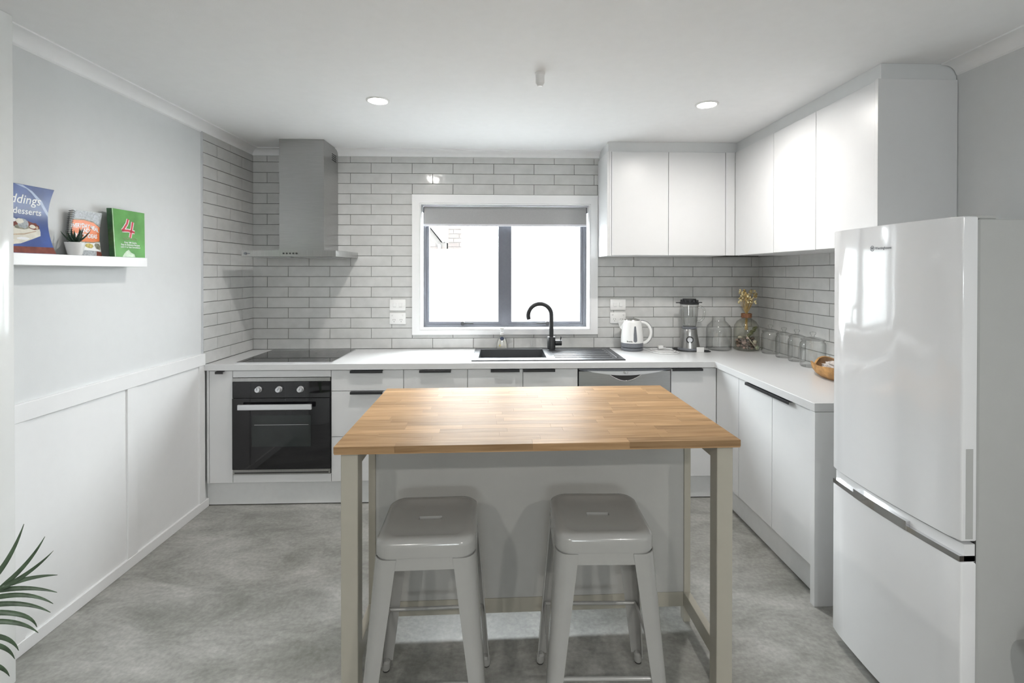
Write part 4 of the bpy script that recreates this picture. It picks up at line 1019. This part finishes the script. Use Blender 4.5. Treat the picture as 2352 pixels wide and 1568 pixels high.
bm = bmesh.new(); lathe(bm, [(.0195, 0), (.0195, .008), (.017, .012), (0, .012)], n=28); bm.transform(Matrix.Translation((0, -.0645, .083)) @ Matrix.Rotation(math.radians(98), 4, 'X')); obj('dial', bm, 'alusilver', mb, 40, world=False)
bm = bmesh.new(); lathe(bm, [(.043, .1745), (.050, .180), (.060, .250), (.066, .338)], n=32, cap1=False); jg = obj('jug', bm, 'glass', bd, 50, world=False)
for i in range(4):
    a = math.pi/4+i*math.pi/2; bm = bmesh.new(); tube(bm, [(.050*math.cos(a), .050*math.sin(a), .19), (.0585*math.cos(a), .0585*math.sin(a), .26), (.0625*math.cos(a), .0625*math.sin(a), .32)], .004, 8); obj('jug_rib', bm, 'glass', jg, 60, world=False)
bm = bmesh.new(); hp = [(.063, 0, .318), (.085, 0, .322), (.104, 0, .305), (.106, 0, .27), (.098, 0, .235), (.080, 0, .215), (.056, 0, .212)]
tube(bm, hp, .0085, 10); obj('jug_handle', bm, 'glass', jg, 60, world=False)
bm = bmesh.new(); lathe(bm, [(.068, .3385), (.069, .352), (.060, .362), (.050, .366), (.048, .380), (0, .382)], n=32)
for a in range(12): box(bm, .058*math.cos(a*.5236)-.006, .058*math.cos(a*.5236)+.006, .058*math.sin(a*.5236)-.006, .058*math.sin(a*.5236)+.006, .350, .372, .002)
box(bm, -.096, -.06, -.012, .012, .346, .352, .002); box(bm, .06, .09, -.012, .012, .350, .356, .002)
obj('lid', bm, 'black', bd, 40, world=False)
cc = bd
pts = [(BX-.10, BY-.02), (BX-.095, BY-.075), (BX-.05, BY-.105), (BX, BY-.112), (BX+.05, BY-.115), (BX+.085, BY-.125), (BX+.112, BY-.11), (BX+.112, BY-.085), (BX+.085, BY-.06)]
bm = bmesh.new(); tube(bm, [(x, y, ZW+.0045) for x, y in pts], .0042, 7); cord_ = obj('cord', bm, 'black', cc, 60)
bm = bmesh.new(); box(bm, BX-.135, BX-.104, BY-.05, BY-.018, ZW, ZW+.022, .003); obj('plug', bm, 'black', cord_)
bm = bmesh.new(); box(bm, BX+.008, BX+.062, BY-.122, BY-.1185, ZW+.0002, ZW+.036, .0008); obj('tag', bm, 'plastic', cord_, label='white paper tag')

# clear glass bottle jar
def shell(prof, th=.0025):
    return prof
gj = thing('glass_jug', 'empty clear glass demijohn between the blender and the vase', 'jar', (3.480, -.125, ZW))
bm = bmesh.new(); lathe(bm, shell([(0, 0), (.080, 0), (.090, .008), (.091, .13), (.090, .155), (.080, .182), (.058, .205), (.046, .218), (.044, .240), (.048, .248)]), n=36, cap0=False, cap1=False); obj('vessel', bm, 'glass', gj, 50, world=False)

# vase with dried flowers
vx, vy = 3.678, -.150
va = thing('glass_vase', 'round glass vase with cork collar filled with potpourri', 'vase', (vx, vy, ZW))
bm = bmesh.new(); lathe(bm, shell([(0, 0), (.078, 0), (.089, .008), (.091, .09), (.090, .15), (.083, .185), (.066, .213), (.042, .229), (.033, .236), (.033, .262)]), n=36, cap0=False, cap1=False); obj('vessel', bm, 'glass2', va, 50, world=False)
bm = bmesh.new(); lathe(bm, [(.0335, .240), (.037, .241), (.037, .271), (.0335, .272), (.0335, .240)], n=28, cap0=False, cap1=False); obj('cork_collar', bm, 'cork', va, 40, world=False)
rp = random.Random(5)
def blob(bm, c, r, sq=(1, 1, 1)):
    q = bmesh.ops.create_icosphere(bm, subdivisions=2, radius=r)
    for v in q['verts']:
        k = 1+rp.uniform(-.14, .14); v.co = Vector((v.co.x*sq[0]*k+c[0], v.co.y*sq[1]*k+c[1], v.co.z*sq[2]*k+c[2]))
items = []
for i in range(500):
    r = rp.uniform(.009, .019); a = rp.uniform(0, 6.28); d_ = rp.uniform(0, .080-r); z = rp.uniform(.008+r, .098-.020*rp.random())
    c = Vector((d_*math.cos(a), d_*math.sin(a), z))
    if all((c-o).length > .84*(r+ro) for o, ro in items): items.append((c, r))
for c, r in items:
    bm = bmesh.new(); blob(bm, c, r, (1, 1, rp.uniform(.6, 1)))
    o = obj('potpourri_piece', bm, rp.choice(['potp1', 'potp2', 'potp2', 'potp3', 'potp2', 'potp2', 'potp1']), va, 60, world=False)
bm = bmesh.new(); blob(bm, (.052, -.056, .026), .017); obj('pebble', bm, 'potp4', va, 60, world=False)
bm = bmesh.new(); blob(bm, (.030, -.064, .066), .015); obj('pebble', bm, 'potp3', va, 60, world=False)
bm = bmesh.new(); tube(bm, [(-.03, -.06, .115), (.01, -.066, .06), (.045, -.068, .012)], .0022, 6); obj('stick', bm, 'potp3', va, 60, world=False)
for i in range(9):
    f = i/8; bm = bmesh.new(); blob(bm, (.005+.055*f, -.02+.01*math.sin(i*2), .105+.065*f), .013*(1-.35*abs(f-.5)), (1.2, .8, .9)); obj('dried_leaf', bm, 'drygreen', va, 60, world=False)
df = thing('dried_flowers', 'bunch of dried yellow flowers standing in the glass vase', 'flowers', (vx, vy, ZW+.09))
for i in range(44):
    a = rp.uniform(0, 6.28); sp_ = .068*math.sqrt(rp.random()); ht = rp.uniform(.27, .345)+.02*(1-sp_/.068)
    b0 = Vector((rp.uniform(-.012, .012), rp.uniform(-.012, .012), .06)); tip = Vector((sp_*math.cos(a), sp_*math.sin(a), ht))
    mid = Vector((tip.x*.12, tip.y*.12, .185)); pts = [b0, mid, mid*.35+tip*.65+Vector((0, 0, .0)), tip]
    bm = bmesh.new(); tube(bm, pts, .0011, 5); s_ = obj('stem', bm, 'straw', df, 60, world=False)
    for q in range(3):
        bm = bmesh.new(); blob(bm, tip+Vector((rp.uniform(-.010, .010), rp.uniform(-.010, .010), rp.uniform(-.022, .012))), rp.uniform(.004, .009)); obj('flower_head', bm, rp.choice(['flower', 'flower', 'straw']), s_, 60, world=False)

# glass storage jars
def jar(label, x, y, r, h):
    t = thing('storage_jar', label, 'jar', (x, y, ZW), 0, 'glass storage jars in a row')
    bm = bmesh.new(); lathe(bm, shell([(0, 0), (r*.92, 0), (r, .008), (r, h*.84), (r*.95, h*.92), (r*.86, h*.95), (r*.86, h)], .003), n=32, cap0=False, cap1=False); obj('jar_body', bm, 'glass', t, 50, world=False)
    bm = bmesh.new(); lathe(bm, [(r*.82, h+.0005), (r*.93, h+.001), (r*.93, h+.007), (r*.6, h+.016), (.012, h+.022), (.009, h+.030), (.017, h+.040), (.016, h+.050), (0, h+.054)], n=30); obj('jar_lid', bm, 'glass', t, 50, world=False)
jar('clear glass storage jar with knobbed lid next to the vase', 3.778, -.298, .060, .152)
jar('clear glass storage jar with knobbed lid, second along from the vase', 3.775, -.470, .052, .152)
jar('clear glass storage jar with knobbed lid, third along from the vase', 3.779, -.608, .052, .155)
jar('clear glass storage jar with knobbed lid behind the wooden bowl', 3.766, -.792, .071, .160)

# wooden bowl
wb = thing('wooden_bowl', 'rough carved wooden bowl with broken rim beside the fridge', 'bowl', (3.672, -1.115, ZW), math.radians(-10))
bm = bmesh.new(); n = 32; prof = [(.0, .0), (.55, .0), (.80, .25), (.95, .62), (1.0, 1.0), (.90, .98), (.84, .60), (.68, .28), (0, .18)]
rgs = []
for k_, (r, z) in enumerate(prof):
    if r == 0: rgs.append([bm.verts.new((0, 0, z*.06))]); continue
    rg = []
    for i in range(n):
        a = 2*math.pi*i/n; top = .074+.016*math.exp(-((a-1.0)/.5)**2)-.036*math.exp(-((a-2.05)/.28)**2)+.004*math.sin(5*a+1)
        rg.append(bm.verts.new((r*.095*math.cos(a), r*.185*math.sin(a)*(1+.08*math.sin(2*a)), z*top)))
    rgs.append(rg)
for a, b in zip(rgs, rgs[1:]):
    for i in range(n):
        j = (i+1) % n
        if len(a) == 1: bm.faces.new((a[0], b[j], b[i]))
        elif len(b) == 1: bm.faces.new((a[i], a[j], b[0]))
        else: bm.faces.new((a[i], a[j], b[j], b[i]))
wbo = obj('bowl', bm, 'bowlwood', wb, 60, world=False)
wbo.data.materials.append(M['bowlin'])
for p in wbo.data.polygons:
    if p.index >= n*5: p.material_index = 1
tb = thing('bundled_cloth', 'crumpled pale mesh cloth lying in the wooden bowl', 'cloth', (3.672, -1.13, ZW+.016))
bm = bmesh.new(); q = bmesh.ops.create_icosphere(bm, subdivisions=4, radius=.05)
for v in q['verts']:
    d_ = v.co.normalized(); k = 1+.22*math.sin(9*d_.x+3*d_.z)*math.sin(7*d_.y+2)+.1*math.sin(17*d_.z+5*d_.x)
    v.co = Vector((v.co.x*.8*k, v.co.y*1.5*k, v.co.z*.62*k+.042))
obj('cloth', bm, 'lace', tb, 60, world=False)

# chair beside the fridge, only the corner of its seat shows
ch = thing('dark_chair', 'dark brown padded chair standing against the side of the refrigerator', 'chair', (3.545, -2.64, 0))
bm = bmesh.new(); box(bm, -.215, .215, -.215, .215, .400, .478, .03, 4); obj('seat', bm, 'bag', ch, 50, world=False)
for sx in (-1, 1):
    for sy in (-1, 1):
        bm = bmesh.new(); cyl(bm, (sx*.17, sy*.17, .402), (sx*.195, sy*.195, 0), .018, 12, .012); obj('leg', bm, 'black', ch, 40, world=False)
bm = bmesh.new(); box(bm, .175, .215, -.2, .2, .52, .86, .015, 3); obj('backrest', bm, 'bag', ch, 50, world=False)
for sy in (-1, 1):
    bm = bmesh.new(); cyl(bm, (.19, sy*.15, .45), (.195, sy*.15, .56), .012, 10); obj('back_post', bm, 'black', ch, 40, world=False)

# ------------------------------------------------------------------ palm at the left edge
pm = thing('potted_palm', 'palm with long narrow green leaflets at the wall end', 'plant', (.06, -2.42, 0))
bm = bmesh.new(); lathe(bm, [(0, 0), (.13, 0), (.135, .01), (.165, .30), (.165, .31), (.150, .31), (.145, .27), (0, .27)], n=36); obj('pot', bm, 'pot', pm, 40, world=False)
bm = bmesh.new(); lathe(bm, [(.1445, .2705), (.08, .28), (0, .282)], n=24); obj('soil', bm, 'soil', pm, 60, world=False)
def pix(x, y, Y):      # point on the plane Y seen at a spot of the photograph
    d_ = fw+rt*((x-U0)/F)-up*((y-V0)/F); t = (Y-CAMP.y)/d_.y; return CAMP+d_*t
inv = Matrix.Translation((-.06, 2.42, 0))
def leaflet(par, b, c, t, w=.0062):
    bm = bmesh.new(); n = 12; rows_ = []
    for i in range(n+1):
        f = i/n; p = b*(1-f)**2+c*2*f*(1-f)+t*f*f; d_ = ((c-b)*(1-f)+(t-c)*f).normalized()
        vw = (p-CAMP).normalized(); s_ = d_.cross(vw).normalized(); ww = w*(min(1, .35+f*3)*(1-f**2.2))+.0004
        rows_.append([bm.verts.new(p-s_*ww), bm.verts.new(p+vw*ww*.45), bm.verts.new(p+s_*ww)])
    for a, q in zip(rows_, rows_[1:]):
        for k in range(2): bm.faces.new((a[k], a[k+1], q[k+1], q[k]))
    bm.transform(inv)
    o = obj('leaflet', bm, 'palm', par, 60, world=False); md = o.modifiers.new('thick', 'SOLIDIFY'); md.thickness = .0008
spec = [((-30, 1345), (25, 1290), (55, 1203)), ((-20, 1365), (60, 1310), (103, 1232)), ((-10, 1358), (70, 1320), (123, 1264)), ((-5, 1352), (60, 1322), (132, 1320)),
        ((-40, 1362), (60, 1340), (131, 1360)), ((-50, 1382), (60, 1348), (122, 1386)), ((-55, 1395), (55, 1372), (116, 1406)), ((-60, 1410), (70, 1395), (85, 1440)),
        ((-62, 1432), (45, 1415), (88, 1453)), ((-62, 1462), (25, 1450), (43, 1494)), ((-60, 1482), (15, 1470), (34, 1513)), ((-55, 1525), (5, 1520), (22, 1553))]
rach = [pix(-62, 1640, -2.36), pix(-72, 1560, -2.34), pix(-66, 1460, -2.32), pix(-45, 1390, -2.30), pix(-22, 1350, -2.285)]
base = Vector((.06, -2.42, .275))
bm = bmesh.new(); tube(bm, [base, (base+rach[0])*.5+Vector((0, 0, .03)), *rach], [.009, .008, .007, .006, .005, .004, .003], 8); bm.transform(inv); f1_ = obj('frond', bm, 'palmstem', pm, 60, world=False)
for b, c, t in spec: leaflet(f1_, pix(*b, -2.30), pix(*c, -2.27), pix(*t, -2.25))
rf = random.Random(9)
for k, (ax_, ay_) in enumerate(((-1, .25), (-.9, -.6), (-.3, -1))):
    d_ = Vector((ax_, ay_, 0)).normalized(); pts = [base+d_*(.45*q*q)+Vector((0, 0, .75*q-.25*q*q)) for q in (0, .25, .5, .75, 1)]
    bm = bmesh.new(); tube(bm, pts, [.008, .007, .006, .004, .002], 8); bm.transform(inv); fr_ = obj('frond', bm, 'palmstem', pm, 60, world=False)
    sd_ = d_.cross(Vector((0, 0, 1)))
    for i in range(12):
        q = .35+.65*(i//2)/6; p = base+d_*(.45*q*q)+Vector((0, 0, .75*q-.25*q*q)); s = 1 if i % 2 else -1
        leaflet(fr_, p, p+sd_*s*.10+d_*.08+Vector((0, 0, .03)), p+sd_*s*.19+d_*.14-Vector((0, 0, .05)), .012)
